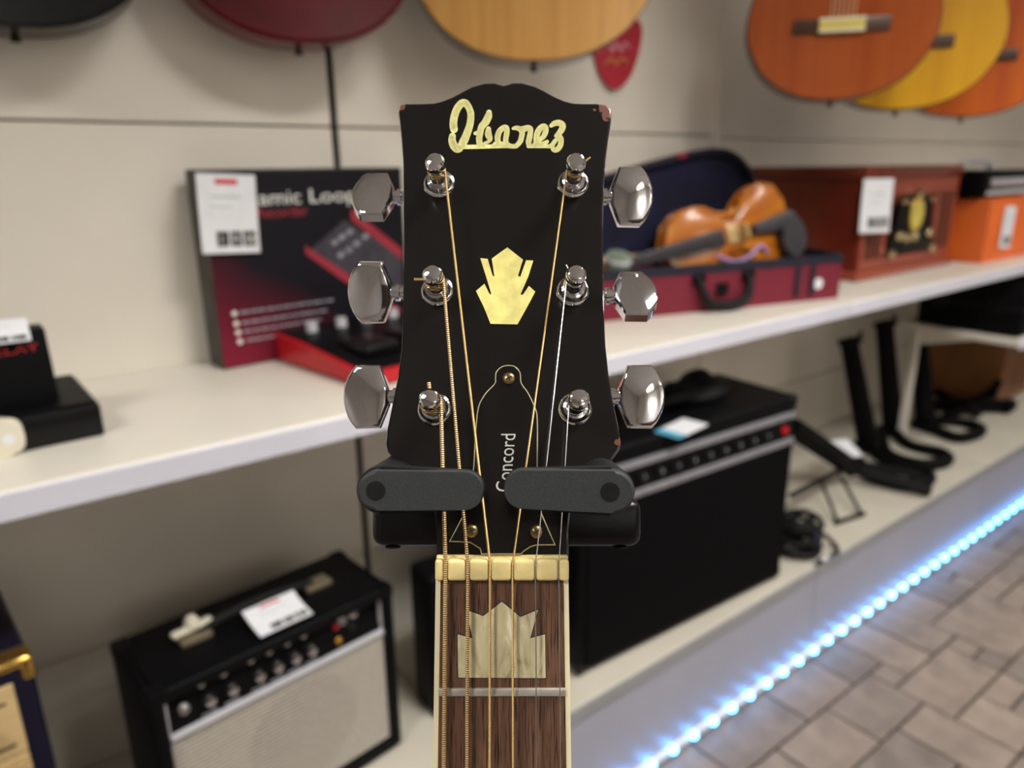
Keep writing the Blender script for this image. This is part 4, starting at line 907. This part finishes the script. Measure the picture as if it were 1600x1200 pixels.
bm = NB(); tube(bm, spline([(0.04, 0.1, 0.081), (0.05, 0.1, 0.098), (0.10, 0.1, 0.104), (0.21, 0.1, 0.104), (0.26, 0.1, 0.098), (0.27, 0.1, 0.081)], 5), 0.009, 10); fin('handle', bm, 'trim_silver', t)

# ------------------------------------------------------------------ amplifiers on the lower shelf
# small amp with silver grille
fl = on_z(231, 1093, 0.583); fr_ = on_z(634, 930, 0.583)
yaw2 = math.radians(6.5); w2 = (fr_ - fl).length; h2 = 0.583 - ZL; d2 = 0.158
t = thing('combo_amplifier', 'small black combo amplifier with silver grille cloth and row of chrome knobs', 'amplifier', (fl.x, fl.y, ZL), yaw2)
bm = NB()
box(bm, (0, 0, 0.006), (0.018, d2, h2), 0.006, 3); box(bm, (w2 - 0.018, 0, 0.006), (w2, d2, h2), 0.006, 3); box(bm, (0.004, 0, h2 - 0.018), (w2 - 0.004, d2, h2), 0.006, 3); box(bm, (0.004, 0, 0.006), (w2 - 0.004, d2, 0.024), 0.006, 3); box(bm, (0.012, 0.05, 0.012), (w2 - 0.012, d2 - 0.004, h2 - 0.012))
fin('cabinet', bm, 'tolex', t)
zp0, zp1 = h2 - 0.075, h2 - 0.020
bm = NB(); prism(bm, [(0.010, zp0), (0.010, zp0 + 0.002), (0.026, zp1), (0.048, zp1), (0.048, zp0)], 0.022, w2 - 0.022, M=Matrix(((0, 1, 0, 0), (1, 0, 0, 0), (0, 0, 1, 0), (0, 0, 0, 1)))); pan = fin('control_panel', bm, 'panel_black', t)
bm = NB(); box(bm, (0.019, 0.004, zp0 - 0.008), (w2 - 0.019, 0.013, zp0 + 0.001), 0.0015, 2); fin('panel_trim', bm, 'trim_silver', t)
for x in (0.0185, w2 - 0.0215):
    bm = NB(); box(bm, (x, 0.008, zp0), (x + 0.003, 0.016, zp1 + 0.001), 0.001, 1); fin('panel_end', bm, 'trim_silver', t)
def panel_pt(fx, fz): return Vector((0.022 + fx * (w2 - 0.044), 0.010 + 0.016 * fz, zp0 + (zp1 - zp0) * fz))
PA = math.atan2(0.016, zp1 - zp0)
for i, fx in enumerate((0.16, 0.255, 0.375, 0.46, 0.545, 0.625)):
    p = panel_pt(fx, 0.42); A_ = T(*p) @ Rx(PI / 2 - PA)
    bm = NB(); lathe(bm, [(0.0095, 0), (0.009, 0.006), (0.008, 0.0062), (0.0075, 0.014)], 18, A_); kn = fin('knob', bm, 'rubber_dark', pan)
    bm = NB(); lathe(bm, [(0.0075, 0.014), (0.0070, 0.0158), (0, 0.0168)], 16, A_); fin('knob_cap', bm, 'chrome', kn)
    p = panel_pt(fx - 0.015, 0.85); bm = NB(); lathe(bm, [(0.006, 0), (0.006, 0.002), (0.0045, 0.008), (0, 0.009)], 12, T(*p) @ Rx(PI / 2 - PA)); fin('panel_nut', bm, 'steel', pan)
    p = panel_pt(fx, 0.06); bm = NB(); box(bm, (p.x - 0.011, p.y - 0.0008, p.z), (p.x + 0.011, p.y, p.z + 0.0025)); fin('panel_print', bm, 'print_grey', pan)
for fx, fz, m_, r in ((0.065, 0.45, 'steel', 0.0075), (0.775, 0.25, 'gold', 0.006), (0.775, 0.65, 'red_plastic', 0.005), (0.815, 0.72, 'steel', 0.007), (0.85, 0.45, 'rubber_dark', 0.008), (0.875, 0.78, 'chrome', 0.007)):
    p = panel_pt(fx, fz); bm = NB(); lathe(bm, [(r, 0), (r, 0.003), (r * 0.6, 0.0035), (r * 0.55, 0.008), (0, 0.0085)], 16, T(*p) @ Rx(PI / 2 - PA)); fin('jack', bm, m_, pan)
bm = NB(); box(bm, (0.019, 0.010, 0.026), (w2 - 0.019, 0.02, zp0 - 0.006)); gr = fin('grille_cloth', bm, 'grille_silver', t)
bm = NB(); prism(bm, circle(w2 / 2 + 0.02, (zp0 + 0.02) / 2, 0.088, 40), 0.0094, 0.0101); fin('speaker_cone', bm, 'thread_dark', gr)
bm = NB(); z = 0.028
while z < zp0 - 0.008:
    box(bm, (0.0195, 0.0085, z), (w2 - 0.0195, 0.0102, z + 0.0042)); z += 0.0068
gl = fin('grille_thread', bm, 'thread_silver', gr, smooth=False); gl['kind'] = 'stuff'
for x in (0, w2):
    for y in (0, d2):
        bm = NB(); box(bm, (min(x, x + (0.024 if x == 0 else -0.024)) - 0.0008 * (x == 0), y - 0.001 if y == 0 else y - 0.026, h2 - 0.02), (max(x, x + (0.024 if x == 0 else -0.024)) + 0.0008 * (x > 0), y + 0.026 if y == 0 else y + 0.001, h2 + 0.0012), 0.004, 2)
        fin('corner_guard', bm, 'tolex' if y == 0 else 'rubber_dark', t)
hx0, hx1 = 0.095, 0.275
bm = NB(); tube(bm, spline([(hx0, 0.085, h2 + 0.004), (hx0 + 0.03, 0.085, h2 + 0.012), ((hx0 + hx1) / 2, 0.085, h2 + 0.016), (hx1 - 0.03, 0.085, h2 + 0.012), (hx1, 0.085, h2 + 0.004)], 6), 0.0075, 10); hn = fin('handle', bm, 'rubber_dark', t)
for x in (hx0 - 0.005, hx1 + 0.005):
    bm = NB(); box(bm, (x - 0.022, 0.068, h2), (x + 0.022, 0.098, h2 + 0.009), 0.003, 2); fin('handle_cap', bm, 'cap_nickel', hn)
for x in (0.03, w2 - 0.03):
    for y in (0.03, d2 - 0.03):
        bm = NB(); lathe(bm, [(0.01, 0), (0.01, 0.007)], 10, T(x, y, 0)); fin('rubber_foot', bm, 'rubber_dark', t)
AM = t.matrix_world if False else (T(fl.x, fl.y, ZL) @ Rz(yaw2))
tg = thing('price_tag', 'white price tag draped over the handle of the small silver grille amplifier', 'price tag', mw=AM @ T(0.192, 0.062, h2 + 0.024))
tag_card(tg, 0.080, 0.058, Rx(math.radians(-66)) , 0.012, name='tag_card')
tg = thing('cream_clip', 'cream plastic clip lying on the handle end of the small amplifier', 'clip', mw=AM @ T(hx0 - 0.004, 0.088, h2 + 0.0125))
bm = NB(); box(bm, (-0.030, -0.007, 0), (0.028, 0.007, 0.007), 0.003, 2, Rz(0.1)); fin('clip_bar', bm, 'cream_plastic', tg)
bm = NB(); lathe(bm, [(0.011, 0.006), (0.010, 0.014), (0.006, 0.020), (0, 0.021)], 14, T(0.0, 0.002, 0)); fin('clip_knob', bm, 'cream_plastic', tg)

# gold cornered amp at the left edge
c1 = on_z(48, 1022, 0.70); c2 = on_z(0, 918, 0.70); yw = math.atan2(c2.y - c1.y, c2.x - c1.x) - PI / 2
t = thing('valve_amplifier', 'dark navy amplifier with gold corners and tan control panel at the left edge', 'amplifier', (c1.x, c1.y, ZL), yw)
W3, H3, D3 = 0.42, 0.70 - ZL, 0.2
bm = NB(); box(bm, (-W3, 0.0, 0.008), (0, D3, H3), 0.010, 4); fin('cabinet', bm, 'tolex_navy', t)
bm = NB(); box(bm, (-W3 + 0.022, -0.002, H3 - 0.115), (-0.022, 0.004, H3 - 0.026), 0.001, 1); pn = fin('control_panel', bm, 'tan_panel', t)
bm = NB(); box(bm, (-W3 + 0.022, -0.002, 0.03), (-0.022, 0.003, H3 - 0.117), 0.001, 1); gr = fin('grille_cloth', bm, 'tweed', t)
bm = NB(); z = 0.034; q = 0
while z < H3 - 0.12: box(bm, (-W3 + 0.023, -0.0034, z), (-0.023, -0.0018, z + 0.003)); z += 0.0062
gl = fin('grille_thread', bm, 'tan_panel', gr, smooth=False); gl['kind'] = 'stuff'
for i in range(6):
    x = -0.058 - i * 0.056
    bm = NB(); lathe(bm, [(0.013, 0), (0.012, 0.010), (0, 0.0115)], 16, T(x, -0.002, H3 - 0.078) @ Rx(PI / 2)); fin('knob', bm, 'steel', pn)
    for z in (H3 - 0.048, H3 - 0.103):
        bm = NB(); box(bm, (x + 0.004, -0.0028, z), (x + 0.026, -0.0019, z + 0.003)); fin('panel_mark', bm, 'black_print', pn)
for x in (0, -W3):
    for z, zz in ((H3, -0.03), (0.008, 0.03)):
        bm = NB(); sgn = -1 if x == 0 else 1
        box(bm, (min(x - sgn * 0.0015, x + sgn * 0.036), -0.0022, min(z + 0.0015 if zz < 0 else z - 0.0015, z + zz * 0.45)), (max(x - sgn * 0.0015, x + sgn * 0.036), 0.030, max(z + 0.0015 if zz < 0 else z - 0.0015, z + zz * 0.45)), 0.007, 3)
        box(bm, (min(x - sgn * 0.0015, x + sgn * 0.013), -0.0022, min(z, z + zz * 1.0)), (max(x - sgn * 0.0015, x + sgn * 0.013), 0.030, max(z, z + zz * 1.0)), 0.005, 3)
        fin('corner_guard', bm, 'gold', t)
for x in (-0.04, -W3 + 0.04):
    for y in (0.03, D3 - 0.03):
        bm = NB(); lathe(bm, [(0.012, 0), (0.012, 0.009)], 10, T(x, y, 0)); fin('rubber_foot', bm, 'rubber_dark', t)

# plain black speaker between the two amps
sx = on_z(682, 1128, ZL)
t = thing('speaker_cabinet', 'plain black speaker cabinet half hidden behind the guitar neck', 'speaker', (sx.x, sx.y, ZL), 0)
hs = on_y(675, 905, sx.y).z - ZL
bm = NB(); box(bm, (0, 0, 0), (0.24, 0.075, hs), 0.012, 4); fin('cabinet', bm, 'tolex', t)
bm = NB(); box(bm, (0.018, -0.003, 0.018), (0.222, 0.002, hs - 0.018), 0.004, 2); fin('grille', bm, 'grille_black', t)

# big black combo amp
fl = on_z(905, 1065, ZL); fr_ = on_z(1228, 902, ZL); yaw3 = math.atan2(fr_.y - fl.y, fr_.x - fl.x); w3 = (fr_ - fl).length - 0.018; h3 = 0.457; d3 = 0.23
t = thing('combo_amplifier', 'large black combo amplifier with black grille on the lower shelf', 'amplifier', (fl.x, fl.y, ZL), yaw3)
bm = NB(); box(bm, (0, 0.004, 0.008), (w3, d3, h3), 0.010, 4); fin('cabinet', bm, 'tolex', t)
bm = NB(); box(bm, (0.016, -0.001, 0.022), (w3 - 0.012, 0.006, h3 - 0.106), 0.002, 1); gr = fin('grille', bm, 'grille_black', t)
bm = NB(); box(bm, (0.016, -0.001, h3 - 0.098), (w3 - 0.016, 0.006, h3 - 0.044), 0.001, 1); pn = fin('control_panel', bm, 'panel_black', t)
bm = NB(); box(bm, (0.014, -0.004, h3 - 0.108), (w3 - 0.014, 0.006, h3 - 0.093), 0.002, 2); fin('chrome_strip', bm, 'strip_grey', t)
bm = NB(); box(bm, (0.014, -0.004, h3 - 0.047), (w3 - 0.016, 0.006, h3 - 0.034), 0.002, 2); fin('chrome_strip', bm, 'strip_grey', t)
for i in range(11):
    x = 0.05 + i * 0.045; bm = NB(); lathe(bm, [(0.010, 0), (0.009, 0.010), (0, 0.011)], 14, T(x, -0.001, h3 - 0.070) @ Rx(PI / 2)); kn = fin('knob', bm, 'rubber_dark', pn)
    bm = NB(); box(bm, (x - 0.001, -0.0135, h3 - 0.070), (x + 0.001, -0.0115, h3 - 0.062)); fin('knob_mark', bm, 'print_grey', kn)
bm = NB(); lathe(bm, [(0.009, 0), (0.009, 0.006), (0, 0.008)], 14, T(w3 - 0.05, -0.001, h3 - 0.070) @ Rx(PI / 2)); fin('pilot_lamp', bm, 'red_plastic', pn)
for x in (0.0, w3):
    for z in (0.008, h3):
        s = 1 if x == 0 else -1; q = 1 if z < 0.1 else -1
        bm = NB(); box(bm, (min(x - s * 0.0015, x + s * 0.03), 0.0025, min(z - q * 0.0015, z + q * 0.03)), (max(x - s * 0.0015, x + s * 0.03), 0.034, max(z - q * 0.0015, z + q * 0.03)), 0.009, 3); fin('corner_guard', bm, 'plastic_black', t)
bm = NB(); tube(bm, spline([(0.2, 0.085, h3), (0.22, 0.085, h3 + 0.02), (0.31, 0.085, h3 + 0.026), (0.40, 0.085, h3 + 0.02), (0.42, 0.085, h3)], 6), 0.009, 10); fin('handle', bm, 'rubber_dark', t)
for x in (0.05, w3 - 0.05):
    for y in (0.04, d3 - 0.04):
        bm = NB(); lathe(bm, [(0.014, 0), (0.014, 0.009)], 10, T(x, y, 0)); fin('rubber_foot', bm, 'rubber_dark', t)
AM3 = T(fl.x, fl.y, ZL) @ Rz(yaw3)
p = on_z(1068, 667, ZL + h3 + 0.001); pl = AM3.inverted() @ p
tg = thing('paper_label', 'white and blue paper label lying on the large black amplifier', 'label', mw=AM3 @ T(pl.x, pl.y, h3 + 0.0002) @ Rz(0.2))
bm = NB(); box(bm, (-0.035, -0.028, 0), (0.045, 0.028, 0.0006)); fin('paper', bm, 'card_white', tg)
bm = NB(); box(bm, (-0.060, -0.028, 0), (-0.0352, 0.028, 0.0006)); fin('blue_flap', bm, 'label_blue', tg)
p = on_z(1085, 622, ZL + h3); pl = AM3.inverted() @ p
cb = thing('cable_bag', 'soft black cable bag on top of the large black amplifier', 'bag', mw=AM3 @ T(pl.x, min(pl.y, d3 - 0.05), h3))
bm = NB()
lathe(bm, [(0.05, 0), (0.085, 0.006), (0.092, 0.018), (0.075, 0.034), (0.035, 0.044), (0, 0.046)], 20, Matrix.Diagonal((1.05, 0.6, 1, 1)))
for v in bm.verts: v.co += Vector((0, 0, 0.006 * math.sin(v.co.x * 80) * (v.co.z > 0.02)))
fin('bag_body', bm, 'rubber_dark', cb)
bm = NB(); tube(bm, spline([(-0.05, 0, 0.036), (-0.02, 0.01, 0.052), (0.03, 0.01, 0.054), (0.06, 0, 0.03)], 6), 0.006, 8); fin('bag_strap', bm, 'rubber_dark', cb)

# ------------------------------------------------------------------ stands, cable, case and cajon further along the lower shelf
def amp_stand(col_top, col_bot, tip, wloop, label):
    x, y = col_bot.x, col_bot.y
    t = thing('instrument_stand', label, 'stand', (x, y, ZL), 0, 'black column stands on the lower shelf')
    bm = NB(); a = Vector((0, 0, 0.045)); b = col_top - Vector((x, y, ZL))
    tube(bm, [a, b], [0.034, 0.028], 12); fin('column', bm, 'stand_black', t)
    bm = NB(); box(bm, (b.x - 0.04, b.y - 0.02, b.z - 0.006), (b.x + 0.05, b.y + 0.02, b.z + 0.012), 0.004, 2); tube(bm, [(b.x + 0.045, b.y, b.z), (b.x + 0.052, b.y - 0.01, b.z + 0.03)], 0.007, 8); fin('top_bracket', bm, 'stand_black', t)
    q = tip - Vector((x, y, ZL)); wl = wloop
    lp = spline([(-wl * 0.2, 0.02, 0.0195), (q.x - wl * 0.9, q.y * 0.4, 0.0195), (q.x - wl, q.y * 0.85, 0.0195), (q.x - wl * 0.4, q.y, 0.0195), (q.x, q.y * 0.85, 0.0195), (q.x + wl * 0.05, q.y * 0.4, 0.014), (wl * 0.2, 0.02, 0.0195)], 6)
    bm = NB(); tube(bm, lp, 0.019, 10); fin('foot_loop', bm, 'stand_black', t)
    bm = NB(); lathe(bm, [(0.03, 0.0), (0.034, 0.01), (0.03, 0.06), (0.02, 0.065)], 14); fin('column_socket', bm, 'stand_black', t)
    return t
amp_stand(on_y(1327, 535, 1.17), on_z(1352, 705, ZL), on_z(1462, 752, ZL), 0.15, 'black column stand closest to the folded stand with the white label')
amp_stand(on_y(1382, 508, 1.165), on_z(1392, 678, ZL), on_z(1490, 722, ZL), 0.15, 'black column stand in the middle of three beside the pale shelf post')
t3 = amp_stand(on_y(1437, 530, 1.17), on_z(1442, 668, ZL), on_z(1540, 678, ZL), 0.17, 'black column stand with a round knob nearest the wooden cajon')
pk = on_y(1448, 530, 1.16) - t3.location
bm = NB(); lathe(bm, [(0.018, 0), (0.022, 0.01), (0.018, 0.035), (0, 0.04)], 12, T(*pk) @ Ry(PI / 2)); fin('clamp_knob', bm, 'stand_black', t3)
# folded flat stand
b0 = on_y(1238, 668, 1.06); b1 = on_z(1335, 733, ZL + 0.05); b2 = on_z(1455, 768, ZL + 0.02)
t = thing('folding_stand', 'folded black keyboard stand lying on the lower shelf with a white label', 'stand', (b1.x, b1.y, ZL))
loc = Vector((b1.x, b1.y, ZL))
def bar(name, a, b, r, m='stand_black', seg=8, par=t): 
    bm = NB(); tube(bm, [a - loc, b - loc], r, seg); return fin(name, bm, m, par)
bar('frame_bar', b0, b1, 0.030, seg=4); bar('frame_bar', b1, b2, 0.018, seg=4)
bar('frame_bar', on_z(1320, 722, ZL + 0.03), on_z(1440, 742, ZL + 0.02), 0.014, seg=6)
f1, f2 = on_z(1309, 816, ZL + 0.006), on_z(1346, 804, ZL + 0.006)
bar('thin_leg', on_z(1283, 752, ZL + 0.07), f1, 0.005); bar('thin_leg', on_z(1312, 742, ZL + 0.07), f2, 0.005)
bar('cross_foot', f1 + (f1 - f2) * 0.12, f2 + (f2 - f1) * 0.12, 0.0065)
bar('hinge_rod', on_y(1236, 775, 0.98), on_z(1318, 732, ZL + 0.06), 0.008)
lp = on_z(1313, 701, ZL + 0.105)
bm = NB(); box(bm, (-0.05, -0.045, 0), (0.05, 0.045, 0.001), 0, 1, T(*(lp - loc)) @ Rz(-0.5) @ Rx(math.radians(14))); fin('white_label', bm, 'card_white', t)
# black tripod lying further along
q0, q1 = on_z(1452, 632, ZL + 0.03), on_z(1574, 634, ZL + 0.03)
t = thing('tripod_stand', 'black tripod stand lying flat on the lower shelf in front of the wooden cajon', 'stand', (q0.x, q0.y, ZL)); loc2 = Vector((q0.x, q0.y, ZL))
def bar2(name, a, b, r, m='stand_black'):
    bm = NB(); tube(bm, [a - loc2, b - loc2], r, 8); return fin(name, bm, m, t)
bar2('centre_tube', q0, q1, 0.026)
bar2('leg', on_z(1462, 612, ZL + 0.06), on_z(1530, 648, ZL + 0.02), 0.018); bar2('leg', on_z(1478, 652, ZL + 0.02), on_z(1552, 612, ZL + 0.07), 0.018)
bar2('leg', on_z(1548, 618, ZL + 0.06), on_z(1560, 596, ZL + 0.13), 0.015)
bm = NB(); lathe(bm, [(0.025, -0.03), (0.028, 0), (0.025, 0.03)], 12, T(*(q1 - loc2)) @ Ry(PI / 2)); fin('end_collar', bm, 'stand_black', t)
# cable coil
cc = on_z(1262, 868, ZL)
t = thing('cable_coil', 'coil of black cable beside the large black amplifier', 'cable', (cc.x, cc.y + 0.03, ZL))
bm = NB()
for k in range(9):
    r = 0.045 + 0.012 * math.sin(k * 2.1); zc = 0.008 + k * 0.0105; ax = random.uniform(-0.12, 0.12); ay = random.uniform(-0.12, 0.12)
    tube(bm, [(r * math.cos(a) + random.uniform(-0.002, 0.002), r * 0.9 * math.sin(a), zc + 0.005 * math.sin(a * 2 + k) ) for a in [2 * PI * q / 28 for q in range(28)]], 0.0075, 8, True, Rx(ax * 0.5) @ Ry(ay * 0.5))
fin('cable_loops', bm, 'rubber_dark', t)
bm = NB(); tube(bm, spline([(0.05, 0.0, 0.05), (0.075, -0.03, 0.03), (0.08, -0.06, 0.008), (0.05, -0.075, 0.007), (0.01, -0.07, 0.007), (-0.03, -0.072, 0.007)], 6), 0.006, 8); tl = fin('cable_tail', bm, 'rubber_dark', t)
bm = NB(); tube(bm, [(-0.01, -0.071, 0.008), (0.04, -0.076, 0.008)], 0.0068, 8); fin('jack_plug', bm, 'steel', tl)
bm = NB(); box(bm, (-0.02, -0.058, 0.035), (0.015, -0.036, 0.075), 0.006, 2); fin('velcro_tie', bm, 'navy_trim', t)
# black case on the short shelf
t = thing('equipment_case', 'long black equipment case on the short middle shelf', 'case', (2.57, 0.805, 0.685))
bm = NB(); box(bm, (0, 0, 0.004), (0.80, 0.31, 0.165), 0.008, 2); fin('case_body', bm, 'tolex', t)
bm = NB(); box(bm, (-0.002, -0.002, 0.085), (0.802, 0.312, 0.093), 0.002, 1); fin('seam_band', bm, 'rubber_dark', t)
for y in (0.08, 0.24):
    bm = NB(); box(bm, (-0.006, y - 0.02, 0.07), (0.0, y + 0.02, 0.11), 0.002, 1); fin('latch', bm, 'plastic_black', t)
for x in (0.08, 0.72):
    for y in (0.05, 0.26):
        bm = NB(); lathe(bm, [(0.014, 0), (0.014, 0.005)], 10, T(x, y, 0)); fin('rubber_foot', bm, 'rubber_dark', t)
# wooden cajon
t = thing('cajon', 'brown wooden cajon drum under the short middle shelf', 'drum', (3.20, 1.04, ZL))
bm = NB(); box(bm, (0, 0, 0.008), (0.3, 0.3, 0.365), 0.006, 2); fin('drum_body', bm, 'pine', t)
bm = NB(); box(bm, (0.004, -0.004, 0.012), (0.296, 0.0005, 0.361), 0.002, 1); fin('tapa', bm, 'pine', t)
for (x, y) in ((0.03, 0.03), (0.27, 0.03), (0.03, 0.27), (0.27, 0.27)):
    bm = NB(); lathe(bm, [(0.016, 0), (0.016, 0.009)], 10, T(x, y, 0)); fin('rubber_foot', bm, 'rubber_dark', t)

# ------------------------------------------------------------------ guitars hung above the shelf
def hung(name, label, base, yawg, wd, face, side, depth, rimcol='binding', bridge_z=0.09, classical=False, electric=False, strap=0.0, cat='guitar', rim=0.003):
    t = thing(name, label, cat, tuple(base), yawg, 'guitars hung above the shelf')
    pts = body_pts(wd, 6); k_ = wd / 0.374
    bm = NB(); prism(bm, pts, 0.004, depth, 0.006 if not electric else 0.014, 3, both=True); fin('body', bm, side, t)
    bm = NB(); plate(bm, shrink(pts, rim), -0.0005, 0.005, 0.001 if not electric else 0.004); fin('soundboard' if not electric else 'body_top', bm, face, t)
    bm = NB(); lathe(bm, [(0.005, -0.002), (0.0045, 0.001), (0.0035, 0.005), (0.0065, 0.008), (0.006, 0.011), (0, 0.012)], 14, T(strap, depth * 0.5, 0.001) @ Rx(PI)); fin('strap_button', bm, 'plastic_black', t)
    zb = bridge_z * k_
    if not electric:
        bm = NB(); prism(bm, circle(0, 0.318 * k_, 0.046, 28), -0.0012, -0.0004); fin('soundhole', bm, 'dark_gap', t)
    bw2 = 0.088 if classical else 0.075
    bm = NB()
    if classical: box(bm, (-bw2, -0.006, zb - 0.013), (bw2, 0.0, zb + 0.013), 0.002, 2); box(bm, (-0.042, -0.011, zb - 0.013), (0.042, -0.004, zb + 0.013), 0.002, 2)
    else: box(bm, (-bw2, -0.009, zb - 0.014), (bw2, 0.0, zb + 0.014), 0.003, 2)
    br = fin('bridge', bm, 'neck_brown', t)
    if classical:
        for z in (-0.010, 0.010):
            bm = NB(); box(bm, (-0.042, -0.013, zb + z - 0.003), (0.042, -0.0105, zb + z + 0.003), 0.001, 1); fin('tie_block_trim', bm, 'binding', br)
        bm = NB(); box(bm, (-0.041, -0.0122, zb - 0.006), (0.041, -0.0108, zb + 0.006)); fin('tie_block', bm, 'dial_yellow', br)
    bm = NB(); prism(bm, [(-0.028, 0.37 * k_), (0.028, 0.37 * k_), (0.023, 0.80), (-0.023, 0.80)], -0.006, -0.0006, 0.001, 1); fin('fretboard', bm, 'ebony', t)
    bm = NB(); prism(bm, [(-0.028, 0.48 * k_), (0.028, 0.48 * k_), (0.023, 0.80), (-0.023, 0.80)], -0.0004, 0.02, 0.006, 3, M=None); fin('neck', bm, 'neck_brown', t)
    bm = NB(); prism(bm, [(-0.023, 0.80), (0.023, 0.80), (0.036, 0.84), (0.034, 0.97), (-0.034, 0.97), (-0.036, 0.84)], 0.0, 0.016, 0.002, 2); fin('headstock', bm, 'neck_brown', t)
    for q in range(6):
        x = -0.021 + q * 0.0084; bm = NB(); tube(bm, [(x, -0.012, zb + 0.01), (x * 0.8, -0.009, 0.80)], 0.0006, 5); fin('string', bm, 'binding' if classical else 'steel', t)
    return t
b = on_y(20, 42, 1.09); hung('black_guitar', 'black guitar body hanging above the shelf in the upper left corner', (b.x, 1.09, b.z), math.radians(-6), 0.34, 'guitar_black', 'guitar_black', 0.09)
b = on_y(475, 68, 1.08); hung('red_guitar', 'glossy dark red guitar body hanging above the looper carton', (b.x, 1.08, b.z), math.radians(-10), 0.355, 'guitar_red', 'guitar_red', 0.08, electric=True)
b = at_depth(838, 96, 1.16); hung('natural_guitar', 'natural spruce top acoustic guitar hanging above the black headstock', b, math.radians(-34), 0.395, 'spruce', 'guitar_side_dark', 0.10, rim=0.002, bridge_z=0.16)
b = at_depth(1302, 157, 1.45); hung('classical_guitar', 'glossy reddish brown classical guitar hanging in front of the yellow one', b, math.radians(-52), 0.350, 'cedar', 'guitar_side_dark', 0.09, classical=True, bridge_z=0.145)
b = at_depth(1405, 172, 1.60); hung('yellow_guitar', 'yellow guitar hanging between the reddish brown and the orange guitars', b, math.radians(-54), 0.372, 'guitar_yellow', 'guitar_side_dark', 0.09, classical=True, bridge_z=0.135)
b = at_depth(1508, 183, 1.76); hung('orange_guitar', 'orange guitar hanging behind the yellow guitar at the right edge', b, math.radians(-56), 0.372, 'guitar_orange', 'guitar_side_dark', 0.09, classical=True, bridge_z=0.135)

# red plectrum shaped sign behind the natural guitar
p = on_y(960, 140, 1.195)
t = thing('plectrum_sign', 'red plectrum shaped sign hanging on the wall behind the natural guitar', 'sign', (p.x, 1.195, p.z), math.radians(-8))
pk = spline([(0, 0), (0.035, 0.022), (0.058, 0.07), (0.066, 0.12), (0.05, 0.14), (0, 0.145), (-0.05, 0.14), (-0.066, 0.12), (-0.058, 0.07), (-0.035, 0.022)], 5, True)
bm = NB(); prism(bm, pk, -0.004, 0.0, 0.001, 2); fin('sign_plate', bm, 'pick_red', t)
for m_, st_ in (('script_pink', [[(-0.035, 0.078, 0.005), (-0.02, 0.088, 0.006), (-0.012, 0.074, 0.006), (0.0, 0.09, 0.006), (0.012, 0.076, 0.006), (0.022, 0.092, 0.006), (0.034, 0.084, 0.004)]]), ('script_gold', [[(-0.028, 0.05, 0.004), (-0.014, 0.06, 0.005), (0.0, 0.05, 0.005), (0.014, 0.062, 0.005), (0.03, 0.056, 0.004)]])):
    bm = NB(); ribbon(bm, st_, lambda x, z: (x, z), -0.0045, 0, 5)
    for v in bm.verts: v.co.y = -0.0045
    fin('script_print', bm, m_, t, smooth=False)
